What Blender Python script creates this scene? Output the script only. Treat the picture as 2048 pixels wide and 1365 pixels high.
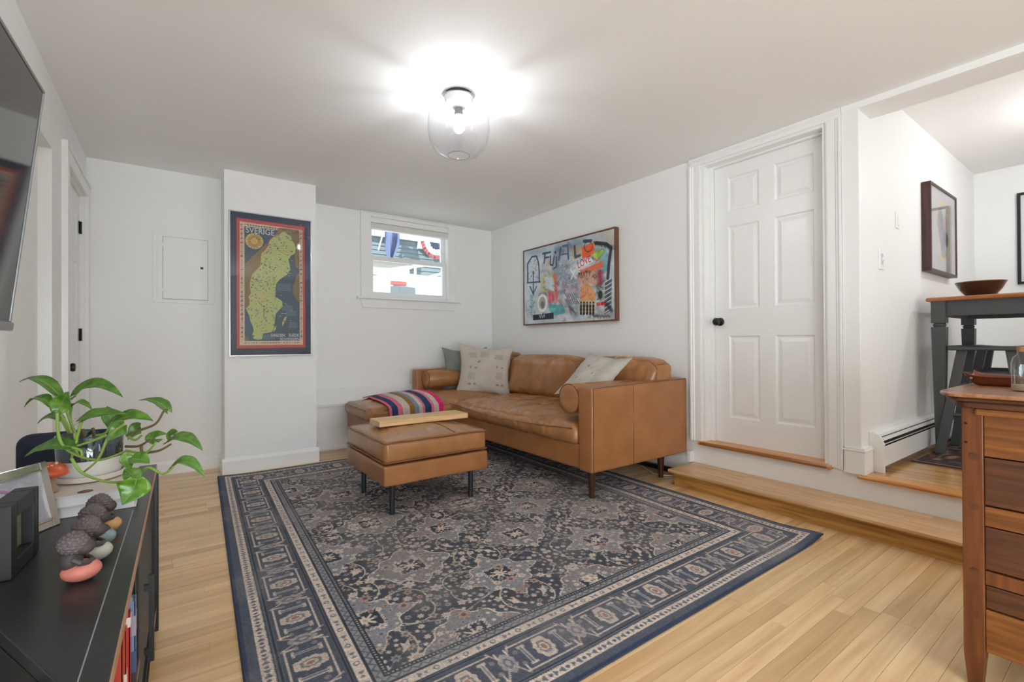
import bpy, bmesh, math, random
import numpy as np
from math import sin, cos, pi, radians
from mathutils import Vector, Matrix, noise

random.seed(7)
rng = np.random.default_rng(11)
scene = bpy.context.scene
for _o in list(bpy.data.objects):
    bpy.data.objects.remove(_o)
COL = scene.collection

# ------------------------------------------------------------------ camera
cam_data = bpy.data.cameras.new('camera')
cam = bpy.data.objects.new('camera', cam_data)
COL.objects.link(cam)
yaw, pitch, roll = radians(35.877), radians(0.281), radians(-0.306)
_fw = Vector((sin(yaw), cos(yaw), 0)); _rt = Vector((cos(yaw), -sin(yaw), 0)); _up = Vector((0, 0, 1))
_f = _fw * cos(pitch) + _up * sin(pitch); _u = _up * cos(pitch) - _fw * sin(pitch)
_r = _rt * cos(roll) + _u * sin(roll); _u = _u * cos(roll) - _rt * sin(roll)
m = Matrix((( _r.x, _u.x, -_f.x, 0.0), (_r.y, _u.y, -_f.y, 0.0), (_r.z, _u.z, -_f.z, 1.045), (0, 0, 0, 1)))
cam.matrix_world = m
cam_data.sensor_width = 36
cam_data.lens = 941.76 / 2048 * 36
cam_data.shift_y = -2.38 / 2048
cam_data.clip_start = 0.02
scene.camera = cam
CAMP = Vector((0, 0, 1.045))

# ------------------------------------------------------------------ world, sun, large lights, exposure
vs = scene.view_settings
vs.view_transform = 'Standard'; vs.look = 'None'; vs.gamma = 1.0; vs.use_curve_mapping = False
vs.exposure = 0.25
scene.cycles.diffuse_bounces = 6; scene.cycles.max_bounces = 10; scene.cycles.transparent_max_bounces = 16

world = bpy.data.worlds.new('world'); scene.world = world; world.use_nodes = True
bg = world.node_tree.nodes['Background']
bg.inputs[0].default_value = (0.90, 0.95, 1.0, 1); bg.inputs[1].default_value = 1.7

def add_light(name, kind, loc, energy, color=(1, 1, 1), size=None, size_y=None, aim=None, radius=None, angle=None):
    d = bpy.data.lights.new(name, kind); d.energy = energy; d.color = color
    o = bpy.data.objects.new(name, d); COL.objects.link(o); o.location = loc
    if kind == 'AREA':
        d.shape = 'RECTANGLE'; d.size = size; d.size_y = size_y
    if radius is not None: d.shadow_soft_size = radius
    if angle is not None: d.angle = angle
    if aim is not None:
        o.rotation_euler = Vector(aim).to_track_quat('-Z', 'Y').to_euler()
    return o
# sun stands to the left behind this house, lights the street and rakes the neighbour's facade
add_light('sun', 'SUN', (0, -6, 8), 10.0, (1, 0.97, 0.93), aim=(0.8, 0.36, -0.6), angle=0.01)
# unseen area lights added on solid walls: fills, and one for an assumed window
add_light('rear_fill_light', 'AREA', (0.20, -2.45, 0.90), 72, (0.82, 0.915, 1), 1.25, 1.5, aim=(0.12, 1, 0.42))
add_light('left_fill_light', 'AREA', (-0.49, -1.35, 0.95), 40, (0.82, 0.915, 1), 1.7, 1.4, aim=(1, 0.45, 0.8))
add_light('assumed_rear_window_light', 'AREA', (2.93, -2.45, 1.45), 10, (0.80, 0.905, 1), 0.62, 1.4, aim=(0, 1, 0))  # added light for an assumed window behind the camera; no opening built
add_light('dining_fill_light', 'AREA', (4.9, -2.45, 1.55), 2.5, (0.80, 0.905, 1), 2.0, 1.5, aim=(0, 1, 0))  # added fill against the solid rear wall, no dining window there
# assumed ceiling lamp over the dining table, right of the frame
add_light('dining_ceiling_light', 'POINT', (4.78, 0.1, 2.35), 14, (0.94, 0.975, 1), radius=0.05)

# ------------------------------------------------------------------ helpers: materials
def lin(c):
    r = []
    for v in c[:3]:
        v = v / 255.0
        r.append(v / 12.92 if v <= 0.04045 else ((v + 0.055) / 1.055) ** 2.4)
    return (r[0], r[1], r[2], 1.0)

MATS = {}
def base_mat(name):
    m = bpy.data.materials.new(name); m.use_nodes = True
    nt = m.node_tree
    b = nt.nodes['Principled BSDF']
    MATS[name] = m
    return m, nt, b

def N(nt, t, **kw):
    n = nt.nodes.new(t)
    for k, v in kw.items():
        setattr(n, k, v)
    return n

def M(name, col, rough=0.5, metal=0.0, vary=None, bump=None, coat=0.0, ior=None, emit=None, alpha=None, sheen=0):
    """plain paint/plastic/metal: colour with noise variation and fine relief"""
    if name in MATS: return MATS[name]
    m, nt, b = base_mat(name)
    c = lin(col)
    b.inputs['Base Color'].default_value = c
    b.inputs['Roughness'].default_value = rough
    b.inputs['Metallic'].default_value = metal
    if coat: b.inputs['Coat Weight'].default_value = coat; b.inputs['Coat Roughness'].default_value = 0.08
    if ior: b.inputs['IOR'].default_value = ior
    if sheen: b.inputs['Sheen Weight'].default_value = sheen
    geo = N(nt, 'ShaderNodeNewGeometry')
    if vary is None: vary = (6.0, 0.03)
    no = N(nt, 'ShaderNodeTexNoise'); no.inputs['Scale'].default_value = vary[0]; no.inputs['Detail'].default_value = 4
    nt.links.new(geo.outputs['Position'], no.inputs['Vector'])
    mx = N(nt, 'ShaderNodeMix', data_type='RGBA')
    k = vary[1]
    mx.inputs['A'].default_value = (c[0] * (1 - k), c[1] * (1 - k), c[2] * (1 - k), 1)
    mx.inputs['B'].default_value = (min(1, c[0] * (1 + k)), min(1, c[1] * (1 + k)), min(1, c[2] * (1 + k)), 1)
    nt.links.new(no.outputs['Fac'], mx.inputs['Factor'])
    nt.links.new(mx.outputs['Result'], b.inputs['Base Color'])
    if bump:
        n2 = N(nt, 'ShaderNodeTexNoise'); n2.inputs['Scale'].default_value = bump[0]; n2.inputs['Detail'].default_value = 3
        nt.links.new(geo.outputs['Position'], n2.inputs['Vector'])
        bp = N(nt, 'ShaderNodeBump'); bp.inputs['Strength'].default_value = bump[1]; bp.inputs['Distance'].default_value = bump[2] if len(bump) > 2 else 0.002
        nt.links.new(n2.outputs['Fac'], bp.inputs['Height'])
        nt.links.new(bp.outputs['Normal'], b.inputs['Normal'])
    if emit:
        b.inputs['Emission Color'].default_value = lin(emit[0]); b.inputs['Emission Strength'].default_value = emit[1]
    return m

def wood(name, cols, axis='X', rough=0.35, grain=1.0, use_obj=False, coat=0.0, contrast=1.0):
    """wood with stretched grain; use_obj tints by the object's own colour"""
    if name in MATS: return MATS[name]
    m, nt, b = base_mat(name)
    geo = N(nt, 'ShaderNodeNewGeometry')
    oi = N(nt, 'ShaderNodeObjectInfo')
    mp = N(nt, 'ShaderNodeMapping')
    s = {'X': (1.2, 22, 22), 'Y': (22, 1.2, 22), 'Z': (22, 22, 1.2)}[axis]
    mp.inputs['Scale'].default_value = (s[0] * grain, s[1] * grain, s[2] * grain)
    ad = N(nt, 'ShaderNodeVectorMath', operation='ADD')
    mu = N(nt, 'ShaderNodeMath', operation='MULTIPLY'); mu.inputs[1].default_value = 37.0
    nt.links.new(oi.outputs['Random'], mu.inputs[0])
    nt.links.new(geo.outputs['Position'], ad.inputs[0]); nt.links.new(mu.outputs[0], ad.inputs[1])
    nt.links.new(ad.outputs[0], mp.inputs['Vector'])
    no = N(nt, 'ShaderNodeTexNoise'); no.inputs['Scale'].default_value = 2.2; no.inputs['Detail'].default_value = 6; no.inputs['Distortion'].default_value = 0.6
    nt.links.new(mp.outputs['Vector'], no.inputs['Vector'])
    rp = N(nt, 'ShaderNodeValToRGB')
    el = rp.color_ramp.elements
    lo, hi = 0.5 - 0.2 / contrast, 0.5 + 0.2 / contrast
    el[0].position = lo; el[0].color = lin(cols[0]); el[1].position = hi; el[1].color = lin(cols[-1])
    if len(cols) == 3:
        e = el.new(0.5); e.color = lin(cols[1])
    nt.links.new(no.outputs['Fac'], rp.inputs['Fac'])
    out = rp.outputs['Color']
    if use_obj:
        mx = N(nt, 'ShaderNodeMix', data_type='RGBA', blend_type='MULTIPLY'); mx.inputs['Factor'].default_value = 1.0
        nt.links.new(out, mx.inputs['A']); nt.links.new(oi.outputs['Color'], mx.inputs['B'])
        out = mx.outputs['Result']
    nt.links.new(out, b.inputs['Base Color'])
    b.inputs['Roughness'].default_value = rough
    if coat: b.inputs['Coat Weight'].default_value = coat; b.inputs['Coat Roughness'].default_value = 0.12
    bp = N(nt, 'ShaderNodeBump'); bp.inputs['Strength'].default_value = 0.12; bp.inputs['Distance'].default_value = 0.001
    nt.links.new(no.outputs['Fac'], bp.inputs['Height']); nt.links.new(bp.outputs['Normal'], b.inputs['Normal'])
    return m

def leather(name, c0, c1, rough=0.36):
    m, nt, b = base_mat(name)
    geo = N(nt, 'ShaderNodeNewGeometry')
    no = N(nt, 'ShaderNodeTexNoise'); no.inputs['Scale'].default_value = 5; no.inputs['Detail'].default_value = 5
    nt.links.new(geo.outputs['Position'], no.inputs['Vector'])
    rp = N(nt, 'ShaderNodeValToRGB'); rp.color_ramp.elements[0].position = 0.3; rp.color_ramp.elements[1].position = 0.7
    rp.color_ramp.elements[0].color = lin(c0); rp.color_ramp.elements[1].color = lin(c1)
    nt.links.new(no.outputs['Fac'], rp.inputs['Fac']); nt.links.new(rp.outputs['Color'], b.inputs['Base Color'])
    mr = N(nt, 'ShaderNodeMapRange'); mr.inputs['To Min'].default_value = rough - 0.07; mr.inputs['To Max'].default_value = rough + 0.1
    nt.links.new(no.outputs['Fac'], mr.inputs['Value']); nt.links.new(mr.outputs['Result'], b.inputs['Roughness'])
    vo = N(nt, 'ShaderNodeTexVoronoi'); vo.inputs['Scale'].default_value = 420
    nt.links.new(geo.outputs['Position'], vo.inputs['Vector'])
    bp = N(nt, 'ShaderNodeBump'); bp.inputs['Strength'].default_value = 0.16; bp.inputs['Distance'].default_value = 0.0008
    nt.links.new(vo.outputs['Distance'], bp.inputs['Height']); nt.links.new(bp.outputs['Normal'], b.inputs['Normal'])
    return m

def attr_mat(name, rough=0.85, weave=None, coat=0.0):
    """colour comes from the mesh's own colour attribute (woven or printed pattern)"""
    m, nt, b = base_mat(name)
    at = N(nt, 'ShaderNodeAttribute'); at.attribute_name = 'Col'
    b.inputs['Roughness'].default_value = rough
    if coat: b.inputs['Coat Weight'].default_value = coat
    col = at.outputs['Color']
    if weave:
        geo = N(nt, 'ShaderNodeNewGeometry')
        no = N(nt, 'ShaderNodeTexNoise'); no.inputs['Scale'].default_value = weave; no.inputs['Detail'].default_value = 2
        nt.links.new(geo.outputs['Position'], no.inputs['Vector'])
        mr = N(nt, 'ShaderNodeMapRange'); mr.inputs['To Min'].default_value = 0.72; mr.inputs['To Max'].default_value = 1.28
        nt.links.new(no.outputs['Fac'], mr.inputs['Value'])
        mx = N(nt, 'ShaderNodeMix', data_type='RGBA', blend_type='MULTIPLY'); mx.inputs['Factor'].default_value = 1
        nt.links.new(col, mx.inputs['A']); nt.links.new(mr.outputs['Result'], mx.inputs['B'])
        col = mx.outputs['Result']
        bp = N(nt, 'ShaderNodeBump'); bp.inputs['Strength'].default_value = 0.25; bp.inputs['Distance'].default_value = 0.001
        nt.links.new(no.outputs['Fac'], bp.inputs['Height']); nt.links.new(bp.outputs['Normal'], b.inputs['Normal'])
    nt.links.new(col, b.inputs['Base Color'])
    return m

def thin_glass(name, tint=(255, 255, 255), ior=1.45, rough=0.0, gain=1.0, edge=1.0):
    m, nt, b = base_mat(name)
    nt.nodes.remove(b)
    out = nt.nodes['Material Output']
    tr = N(nt, 'ShaderNodeBsdfTransparent'); tr.inputs['Color'].default_value = lin(tint)
    gl = N(nt, 'ShaderNodeBsdfGlossy'); gl.inputs['Roughness'].default_value = rough
    # Schlick reflectance, the same from both sides of the thin sheet
    f0 = ((ior - 1) / (ior + 1)) ** 2 * 2 * gain
    lw = N(nt, 'ShaderNodeLayerWeight'); lw.inputs['Blend'].default_value = 0.5
    pw = N(nt, 'ShaderNodeMath', operation='POWER'); pw.inputs[1].default_value = 5.0
    nt.links.new(lw.outputs['Facing'], pw.inputs[0])
    mu = N(nt, 'ShaderNodeMath', operation='MULTIPLY_ADD'); mu.inputs[1].default_value = (1 - f0) * edge; mu.inputs[2].default_value = f0; mu.use_clamp = True
    nt.links.new(pw.outputs[0], mu.inputs[0])
    mx = N(nt, 'ShaderNodeMixShader')
    nt.links.new(mu.outputs[0], mx.inputs[0]); nt.links.new(tr.outputs[0], mx.inputs[1]); nt.links.new(gl.outputs[0], mx.inputs[2])
    nt.links.new(mx.outputs[0], out.inputs['Surface'])
    return m

# ------------------------------------------------------------------ helpers: meshes and objects
WL = {}      # world translation of each object
class MB:
    def __init__(s):
        s.v = []; s.f = []; s.mi = []
    def add(s, verts, faces, mi=0):
        k = len(s.v); s.v.extend([tuple(p) for p in verts]); s.f.extend([tuple(i + k for i in f) for f in faces]); s.mi.extend([mi] * len(faces))
        return s
    def box(s, x0, x1, y0, y1, z0, z1, mi=0):
        v = [(x, y, z) for z in (z0, z1) for y in (y0, y1) for x in (x0, x1)]
        return s.add(v, [(0, 2, 3, 1), (4, 5, 7, 6), (0, 1, 5, 4), (2, 6, 7, 3), (0, 4, 6, 2), (1, 3, 7, 5)], mi)
    def prism(s, poly, axis, a0, a1, mi=0):
        """poly: list of 2-D points in the two other axes (in xyz order), extruded along axis"""
        n = len(poly)
        def P(p, a):
            return {'x': (a, p[0], p[1]), 'y': (p[0], a, p[1]), 'z': (p[0], p[1], a)}[axis]
        v = [P(p, a0) for p in poly] + [P(p, a1) for p in poly]
        f = [tuple(range(n))[::-1], tuple(range(n, 2 * n))] + [(i, (i + 1) % n, n + (i + 1) % n, n + i) for i in range(n)]
        return s.add(v, f, mi)
    def tube(s, pts, rad, seg=8, cap=True, mi=0):
        pts = [Vector(p) for p in pts]; n = len(pts)
        R = rad if isinstance(rad, (list, tuple)) else [rad] * n
        up = None; rings = []
        for i, p in enumerate(pts):
            t = (pts[min(i + 1, n - 1)] - pts[max(i - 1, 0)])
            if t.length < 1e-9: t = Vector((0, 0, 1))
            t.normalize()
            if up is None:
                up = Vector((0, 0, 1)) if abs(t.z) < 0.9 else Vector((1, 0, 0))
            a = t.cross(up)
            if a.length < 1e-6: a = t.orthogonal()
            a.normalize(); b = a.cross(t).normalized(); up = b
            rings.append([p + (a * cos(2 * pi * k / seg) + b * sin(2 * pi * k / seg)) * R[i] for k in range(seg)])
        v = [q for r in rings for q in r]; f = []
        for i in range(n - 1):
            for k in range(seg):
                f.append((i * seg + k, (i + 1) * seg + k, (i + 1) * seg + (k + 1) % seg, i * seg + (k + 1) % seg))
        if cap:
            f.append(tuple(range(seg))); f.append(tuple(range((n - 1) * seg, n * seg))[::-1])
        return s.add(v, f, mi)
    def ring(s, pts, rad, seg=6, mi=0):
        """closed tube"""
        pts = [Vector(p) for p in pts]; n = len(pts); v = []; up = Vector((0, 0, 1)); f = []
        for i, p in enumerate(pts):
            t = (pts[(i + 1) % n] - pts[i - 1]).normalized()
            a = t.cross(up)
            if a.length < 1e-3: a = t.orthogonal()
            a.normalize(); b = a.cross(t).normalized()
            v += [p + (a * cos(2 * pi * k / seg) + b * sin(2 * pi * k / seg)) * rad for k in range(seg)]
        for i in range(n):
            j = (i + 1) % n
            for k in range(seg):
                f.append((i * seg + k, j * seg + k, j * seg + (k + 1) % seg, i * seg + (k + 1) % seg))
        return s.add(v, f, mi)
    def lathe(s, prof, c, seg=32, axis='z', mi=0, close=False):
        v = []; f = []; n = len(prof)
        for i, (r, h) in enumerate(prof):
            for k in range(seg):
                a = 2 * pi * k / seg; p, q = r * cos(a), r * sin(a)
                v.append({'z': (c[0] + p, c[1] + q, c[2] + h), 'x': (c[0] + h, c[1] + p, c[2] + q), 'y': (c[0] + q, c[1] + h, c[2] + p)}[axis])
        for i in range(n - 1):
            for k in range(seg):
                f.append((i * seg + k, i * seg + (k + 1) % seg, (i + 1) * seg + (k + 1) % seg, (i + 1) * seg + k))
        if not close:
            f.append(tuple(range(seg))[::-1]); f.append(tuple(range((n - 1) * seg, n * seg)))
        return s.add(v, f, mi)
    def grid(s, fn, nu, nv, mi=0):
        v = [fn(i / nu, j / nv) for j in range(nv + 1) for i in range(nu + 1)]
        f = [(j * (nu + 1) + i, j * (nu + 1) + i + 1, (j + 1) * (nu + 1) + i + 1, (j + 1) * (nu + 1) + i) for j in range(nv) for i in range(nu)]
        return s.add(v, f, mi)
    def build(s, name, mat, parent=None, smooth=False, bevel=0, seg=2, angle=35, clean=False):
        me = bpy.data.meshes.new(name); me.from_pydata(s.v, [], s.f)
        mats = mat if isinstance(mat, (list, tuple)) else [mat]
        for mm in mats: me.materials.append(mm)
        if len(mats) > 1: me.polygons.foreach_set('material_index', s.mi)
        bm = bmesh.new(); bm.from_mesh(me)
        if clean: bmesh.ops.remove_doubles(bm, verts=bm.verts, dist=1e-5)
        bmesh.ops.recalc_face_normals(bm, faces=bm.faces)
        bm.to_mesh(me); bm.free()
        return link(name, me, parent, smooth, bevel, seg, angle)

def link(name, me, parent=None, smooth=False, bevel=0, seg=2, angle=35):
    o = bpy.data.objects.new(name, me); COL.objects.link(o)
    if smooth:
        me.shade_smooth()
        if angle: me.set_sharp_from_angle(angle=radians(angle))
    if bevel:
        b = o.modifiers.new('bevel', 'BEVEL'); b.width = bevel; b.segments = seg; b.limit_method = 'ANGLE'; b.angle_limit = radians(40)
        b.harden_normals = False
    WL[o.name] = Vector((0, 0, 0))
    if parent is not None:
        o.parent = parent; o.location = -WL[parent.name]
    return o

def thing(name, loc, label, cat, group=None):
    o = bpy.data.objects.new(name, None); COL.objects.link(o); o.location = loc; o.empty_display_size = 0.05
    WL[o.name] = Vector(loc); tag(o, label, cat, group)
    return o
def tag(o, label, cat, group=None):
    o['label'] = label; o['category'] = cat
    if group: o['group'] = group
    return o
def struct(o):
    o['kind'] = 'structure'; return o

def colour_attr(me, cols):
    """cols: (n,3) sRGB 0..255 per vertex"""
    c = np.asarray(cols, dtype=np.float64) / 255.0
    l = np.where(c <= 0.04045, c / 12.92, ((c + 0.055) / 1.055) ** 2.4)
    a = np.ones((len(l), 4), dtype=np.float32); a[:, :3] = l
    at = me.color_attributes.new('Col', 'FLOAT_COLOR', 'POINT')
    at.data.foreach_set('color', a.ravel())

def painted_sheet(name, img, fn, mat, parent=None):
    """a sheet with one vertex for each texel of img (rows top to bottom); fn(s, t) arrays -> x, y, z arrays, s,t in 0..1"""
    h, w = img.shape[:2]
    S, T = np.meshgrid(np.linspace(0, 1, w), np.linspace(0, 1, h))
    x, y, z = fn(S, T)
    co = np.stack([x, y, z], -1).reshape(-1, 3).astype(np.float32)
    idx = np.arange(h * w).reshape(h, w)
    q = np.stack([idx[:-1, :-1], idx[1:, :-1], idx[1:, 1:], idx[:-1, 1:]], -1).reshape(-1, 4).astype(np.int32)
    me = bpy.data.meshes.new(name)
    me.vertices.add(len(co)); me.vertices.foreach_set('co', co.ravel())
    me.loops.add(q.size); me.loops.foreach_set('vertex_index', q.ravel())
    me.polygons.add(len(q)); me.polygons.foreach_set('loop_start', np.arange(0, q.size, 4, dtype=np.int32)); me.polygons.foreach_set('loop_total', np.full(len(q), 4, dtype=np.int32))
    me.update(calc_edges=True); me.validate()
    me.materials.append(mat)
    colour_attr(me, img.reshape(-1, 3))
    me.shade_smooth()
    return link(name, me, parent)

def text_part(name, body, size, loc, rot, mat, parent, align='LEFT', depth=0.0006, sx=1.0):
    cu = bpy.data.curves.new(name + '_curve', 'FONT'); cu.body = body; cu.size = size; cu.extrude = depth; cu.align_x = align
    t = bpy.data.objects.new('tmp_text', cu); COL.objects.link(t)
    bpy.context.view_layer.update()
    me = bpy.data.meshes.new_from_object(t.evaluated_get(bpy.context.evaluated_depsgraph_get()))
    bpy.data.objects.remove(t); bpy.data.curves.remove(cu)
    me.transform(Matrix.Translation(loc) @ rot.to_4x4() @ Matrix.Diagonal((sx, 1, 1, 1)))
    me.materials.clear(); me.materials.append(mat); me.name = name
    return link(name, me, parent)

def rounded(x0, x1, y0, y1, z0, z1, r, n=(10, 10, 6), fn=None):
    """rounded box as an MB; fn(p, u) may move each vertex, u in -1..1 per axis"""
    def axis(nn, half):
        rr = min(r, half * 0.95) / half
        a = [-1 + rr * (1 - cos(k / 4 * pi / 2)) for k in range(4)]
        inner = list(np.linspace(-1 + rr, 1 - rr, nn + 1))
        b = [1 - (q + 1) for q in a][::-1]; b = [-q for q in a][::-1]
        return a + inner + b
    c = Vector(((x0 + x1) / 2, (y0 + y1) / 2, (z0 + z1) / 2)); h = ((x1 - x0) / 2, (y1 - y0) / 2, (z1 - z0) / 2)
    ax = [axis(n[i], h[i]) for i in range(3)]
    mb = MB(); 
    def put(u):
        p = [u[i] * h[i] for i in range(3)]
        q = [max(-(h[i] - min(r, h[i] * .95)), min(h[i] - min(r, h[i] * .95), p[i])) for i in range(3)]
        d = Vector([p[i] - q[i] for i in range(3)])
        # map square corner zone to round one
        if d.length > 1e-9:
            mx = max(abs(d[0]), abs(d[1]), abs(d[2])); d = d.normalized() * mx
        P = Vector(q) + d + c
        return fn(P, u) if fn else P
    for i in range(3):
        j, k = (i + 1) % 3, (i + 2) % 3
        for sgn in (-1, 1):
            A, B = ax[j], ax[k]
            vs_ = []
            for b in B:
                for a in A:
                    u = [0, 0, 0]; u[i] = sgn; u[j] = a; u[k] = b
                    vs_.append(put(u))
            na = len(A)
            fs = [(q * na + p, q * na + p + 1, (q + 1) * na + p + 1, (q + 1) * na + p) for q in range(len(B) - 1) for p in range(na - 1)]
            mb.add(vs_, fs)
    return mb

def sm(a, b, x):
    t = max(0.0, min(1.0, (x - a) / (b - a))); return t * t * (3 - 2 * t)

# ------------------------------------------------------------------ common materials
m_wall = M('wall_paint', (242, 242, 240), 0.55, vary=(1.5, 0.012), bump=(60, 0.03, 0.002))
m_ceil = M('ceiling_paint', (245, 245, 243), 0.7, vary=(1.2, 0.01), bump=(30, 0.04, 0.003))
m_trim = M('trim_paint', (243, 243, 241), 0.3, vary=(8, 0.01), bump=(40, 0.03, 0.001))
m_black = M('black_metal', (22, 22, 24), 0.35, vary=(10, 0.1))
m_gap = M('dark_gap', (60, 50, 42), 0.9)
m_oak = wood('oak_trim', [(190, 118, 52), (214, 148, 78), (228, 170, 100)], 'Y', 0.3, coat=0.2)
m_plank = wood('maple_plank', [(208, 166, 116), (228, 190, 140), (240, 208, 160)], 'X', 0.3, grain=.55, use_obj=True, coat=0.15, contrast=.8)
m_tread = wood('tread_strip', [(194, 150, 104), (218, 176, 128), (232, 196, 150)], 'Y', 0.34, use_obj=True, coat=0.1)
m_riser = wood('amber_riser', [(150, 104, 48), (186, 136, 70), (204, 158, 92)], 'Y', 0.35)
m_hall = wood('hall_plank', [(168, 116, 62), (200, 150, 92), (222, 178, 122)], 'Y', 0.22, use_obj=True, coat=0.35)
# ================================================================== THE SETTING
XL, XR, YB, YP, Y2, ZC = -0.5105, 3.265, 4.947, 4.384, 4.685, 2.441
XS, TR, ZU, YD, XF = 2.958, 0.115, 0.262, 1.036, 6.148      # step riser, tread height, hall floor, hall wall, far hall wall
YR = -2.6

# ---- floor: a slab with single planks on it
fl = MB().box(XL - 0.3, XR + 0.1, YR, 5.0, -0.08, -0.012).build('floor', m_gap); struct(fl)
PW = 0.0575
plank_me = {}
def plank(parent, x0, x1, y0, y1, z0, z1, mat, tint, name='plank'):
    key = mat.name
    if key not in plank_me:
        me = bpy.data.meshes.new('plank')
        t = MB().box(-.5, .5, -.5, .5, -.5, .5)
        me.from_pydata(t.v, [], t.f); me.materials.append(mat); plank_me[key] = me
    o = bpy.data.objects.new(name, plank_me[key]); COL.objects.link(o)
    o.location = Vector(((x0 + x1) / 2, (y0 + y1) / 2, (z0 + z1) / 2)) - WL[parent.name]
    o.scale = (x1 - x0, y1 - y0, z1 - z0); o.parent = parent; o.color = tint
    return o
def tint():
    r = random.random()
    if r < 0.12: k, w = 0.80, (1.0, 0.93, 0.84)
    elif r < 0.35: k, w = 0.90, (1.0, 0.96, 0.90)
    elif r < 0.8: k, w = 1.0, (1, 1, 1)
    else: k, w = 1.06, (1, 1.0, 1.0)
    k *= random.uniform(0.96, 1.04)
    return (k * w[0], k * w[1], k * w[2], 1)
def rug_x(y):
    return (0.157 + (y - 1.06) * 0.041, 2.788 + (y - 1.06) * 0.033)
cand = []
row = 0; y = -0.28
while y < 4.93:
    x = XL - random.uniform(0.0, 0.9); xe = XS + 0.012 if y < 2.12 else XR - 0.01
    if y + PW > 4.40: xe = xe
    while x < xe:
        L = random.uniform(0.42, 1.35); x1 = min(x + L, xe)
        if xe - x1 < 0.15: x1 = xe
        a, b = max(x, XL), x1
        if b - a > 0.01:
            cand.append((a, b, y))
        x = x1
    y += PW
def score(c):
    a, b, y = c; yc = y + PW / 2
    best = 0
    for k in range(9):
        xx = a + (b - a) * (k + .5) / 9
        if 1.06 < yc < 4.3:
            l, r = rug_x(yc)
            if l < xx < r: continue
        d = Vector((xx, yc, 0)) - CAMP; w = d.dot(_f)
        if w < 0.1: continue
        u = 1024 + 941.76 * d.dot(_r) / w; v = 680 - 941.76 * d.dot(_u) / w
        if -30 < u < 2080 and v < 1400: best += (b - a) / 9 / w / w
    return best
cand.sort(key=score, reverse=True)
for a, b, y in cand[:296]:
    plank(fl, a + .0004, b - .0004, y + .0005, y + PW - .0005, -0.012, 0, m_plank, tint())
rest = MB()
for a, b, y in cand[296:]:
    rest.box(a + .0004, b - .0004, y + .0005, y + PW - .0005, -0.012, 0)
ro = rest.build('plank_field', m_plank, fl); ro['kind'] = 'stuff'; ro.color = (1, 1, 1, 1)
MB().box(XL - .3, XS, YR, -0.28, -0.012, 0).build('subfloor_boards', m_plank, fl)

# ---- ceiling
struct(MB().box(XL - .3, XR + .19, YR, 5.1, ZC, ZC + .12).build('ceiling', m_ceil))
hc = MB()
hc.prism([(XR, 2.400), (3.448, 2.393), (4.054, 2.622), (XF + .1, 2.604), (XF + .1, 2.80), (XR, 2.80)], 'y', YR, YD + .1)
struct(hc.build('ceiling_hall', m_ceil))

# ---- left wall with shallow niche and door opening
wl = MB()
T = 0.16
wl.box(XL - T, XL, YR, 2.589, -.02, ZC)
wl.box(XL - T, XL, 2.589, 3.437, 2.081, ZC)
wl.box(XL - T, XL - .055, 2.589, 3.437, -.02, 2.081)
wl.box(XL - T, XL, 3.437, 3.80, -.02, ZC)
wl.box(XL - T, XL, 3.80, 4.60, 2.13, ZC)
wl.box(XL - T, XL, 4.60, Y2 + .05, -.02, ZC)
wall_left = struct(wl.build('wall_left', m_wall))
# ---- back walls
struct(MB().box(XL - T, 0.3426, Y2, Y2 + .3, -.02, ZC).build('wall_back', m_wall))
struct(MB().box(0.3426, 1.0367, YP, 5.0, -.02, ZC).build('wall_pillar', m_wall))
WX0, WX1, WZ0, WZ1 = 1.712, 2.655, 1.535, 2.40
ww = MB()
ww.box(1.0, WX0, YB, YB + .18, -.02, ZC); ww.box(WX1, XR + .1, YB, YB + .18, -.02, ZC)
ww.box(WX0, WX1, YB, YB + .18, -.02, WZ0); ww.box(WX0, WX1, YB, YB + .18, WZ1, ZC)
struct(ww.build('wall_window', m_wall))
# foundation ledge below the window wall
lg = MB().prism([(4.762, 0.0), (4.762, 0.435), (YB, 0.585), (YB, 0)], 'x', 1.0367, XR)
struct(lg.build('wall_ledge', m_wall))
struct(MB().box(1.0367, XR, 4.744, 4.7615, 0.425, 0.440).box(1.0367, XR, 4.740, 4.7615, 0.440, 0.450).build('trim_1', m_trim, bevel=.003))
struct(MB().box(1.0367, XR, 4.748, 4.762, 0.012, 0.105).build('baseboard_window', m_trim, bevel=.004))

# ---- right wall with door opening, and the riser wall of the hall floor
wr = MB()
T2 = 0.183
wr.box(XR, XR + T2, 2.055, YB, -.02, ZC)
wr.box(XR, XR + T2, 1.206, 2.055, 2.387, ZC)
wr.box(XR, XR + T2, 1.206, 2.055, -.02, 0.268)
wr.box(XR, XR + T2, YD, 1.206, -.02, ZC)
struct(wr.build('wall_right', m_wall))
struct(MB().box(XR, XR + .06, YR, YD, -.02, ZU - .022).build('wall_riser', m_wall))
# closet behind the right door
struct(MB().box(XR + T2, XR + T2 + .05, YD + .11, 2.2, 0, ZC).build('wall_closet', m_wall))

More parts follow.
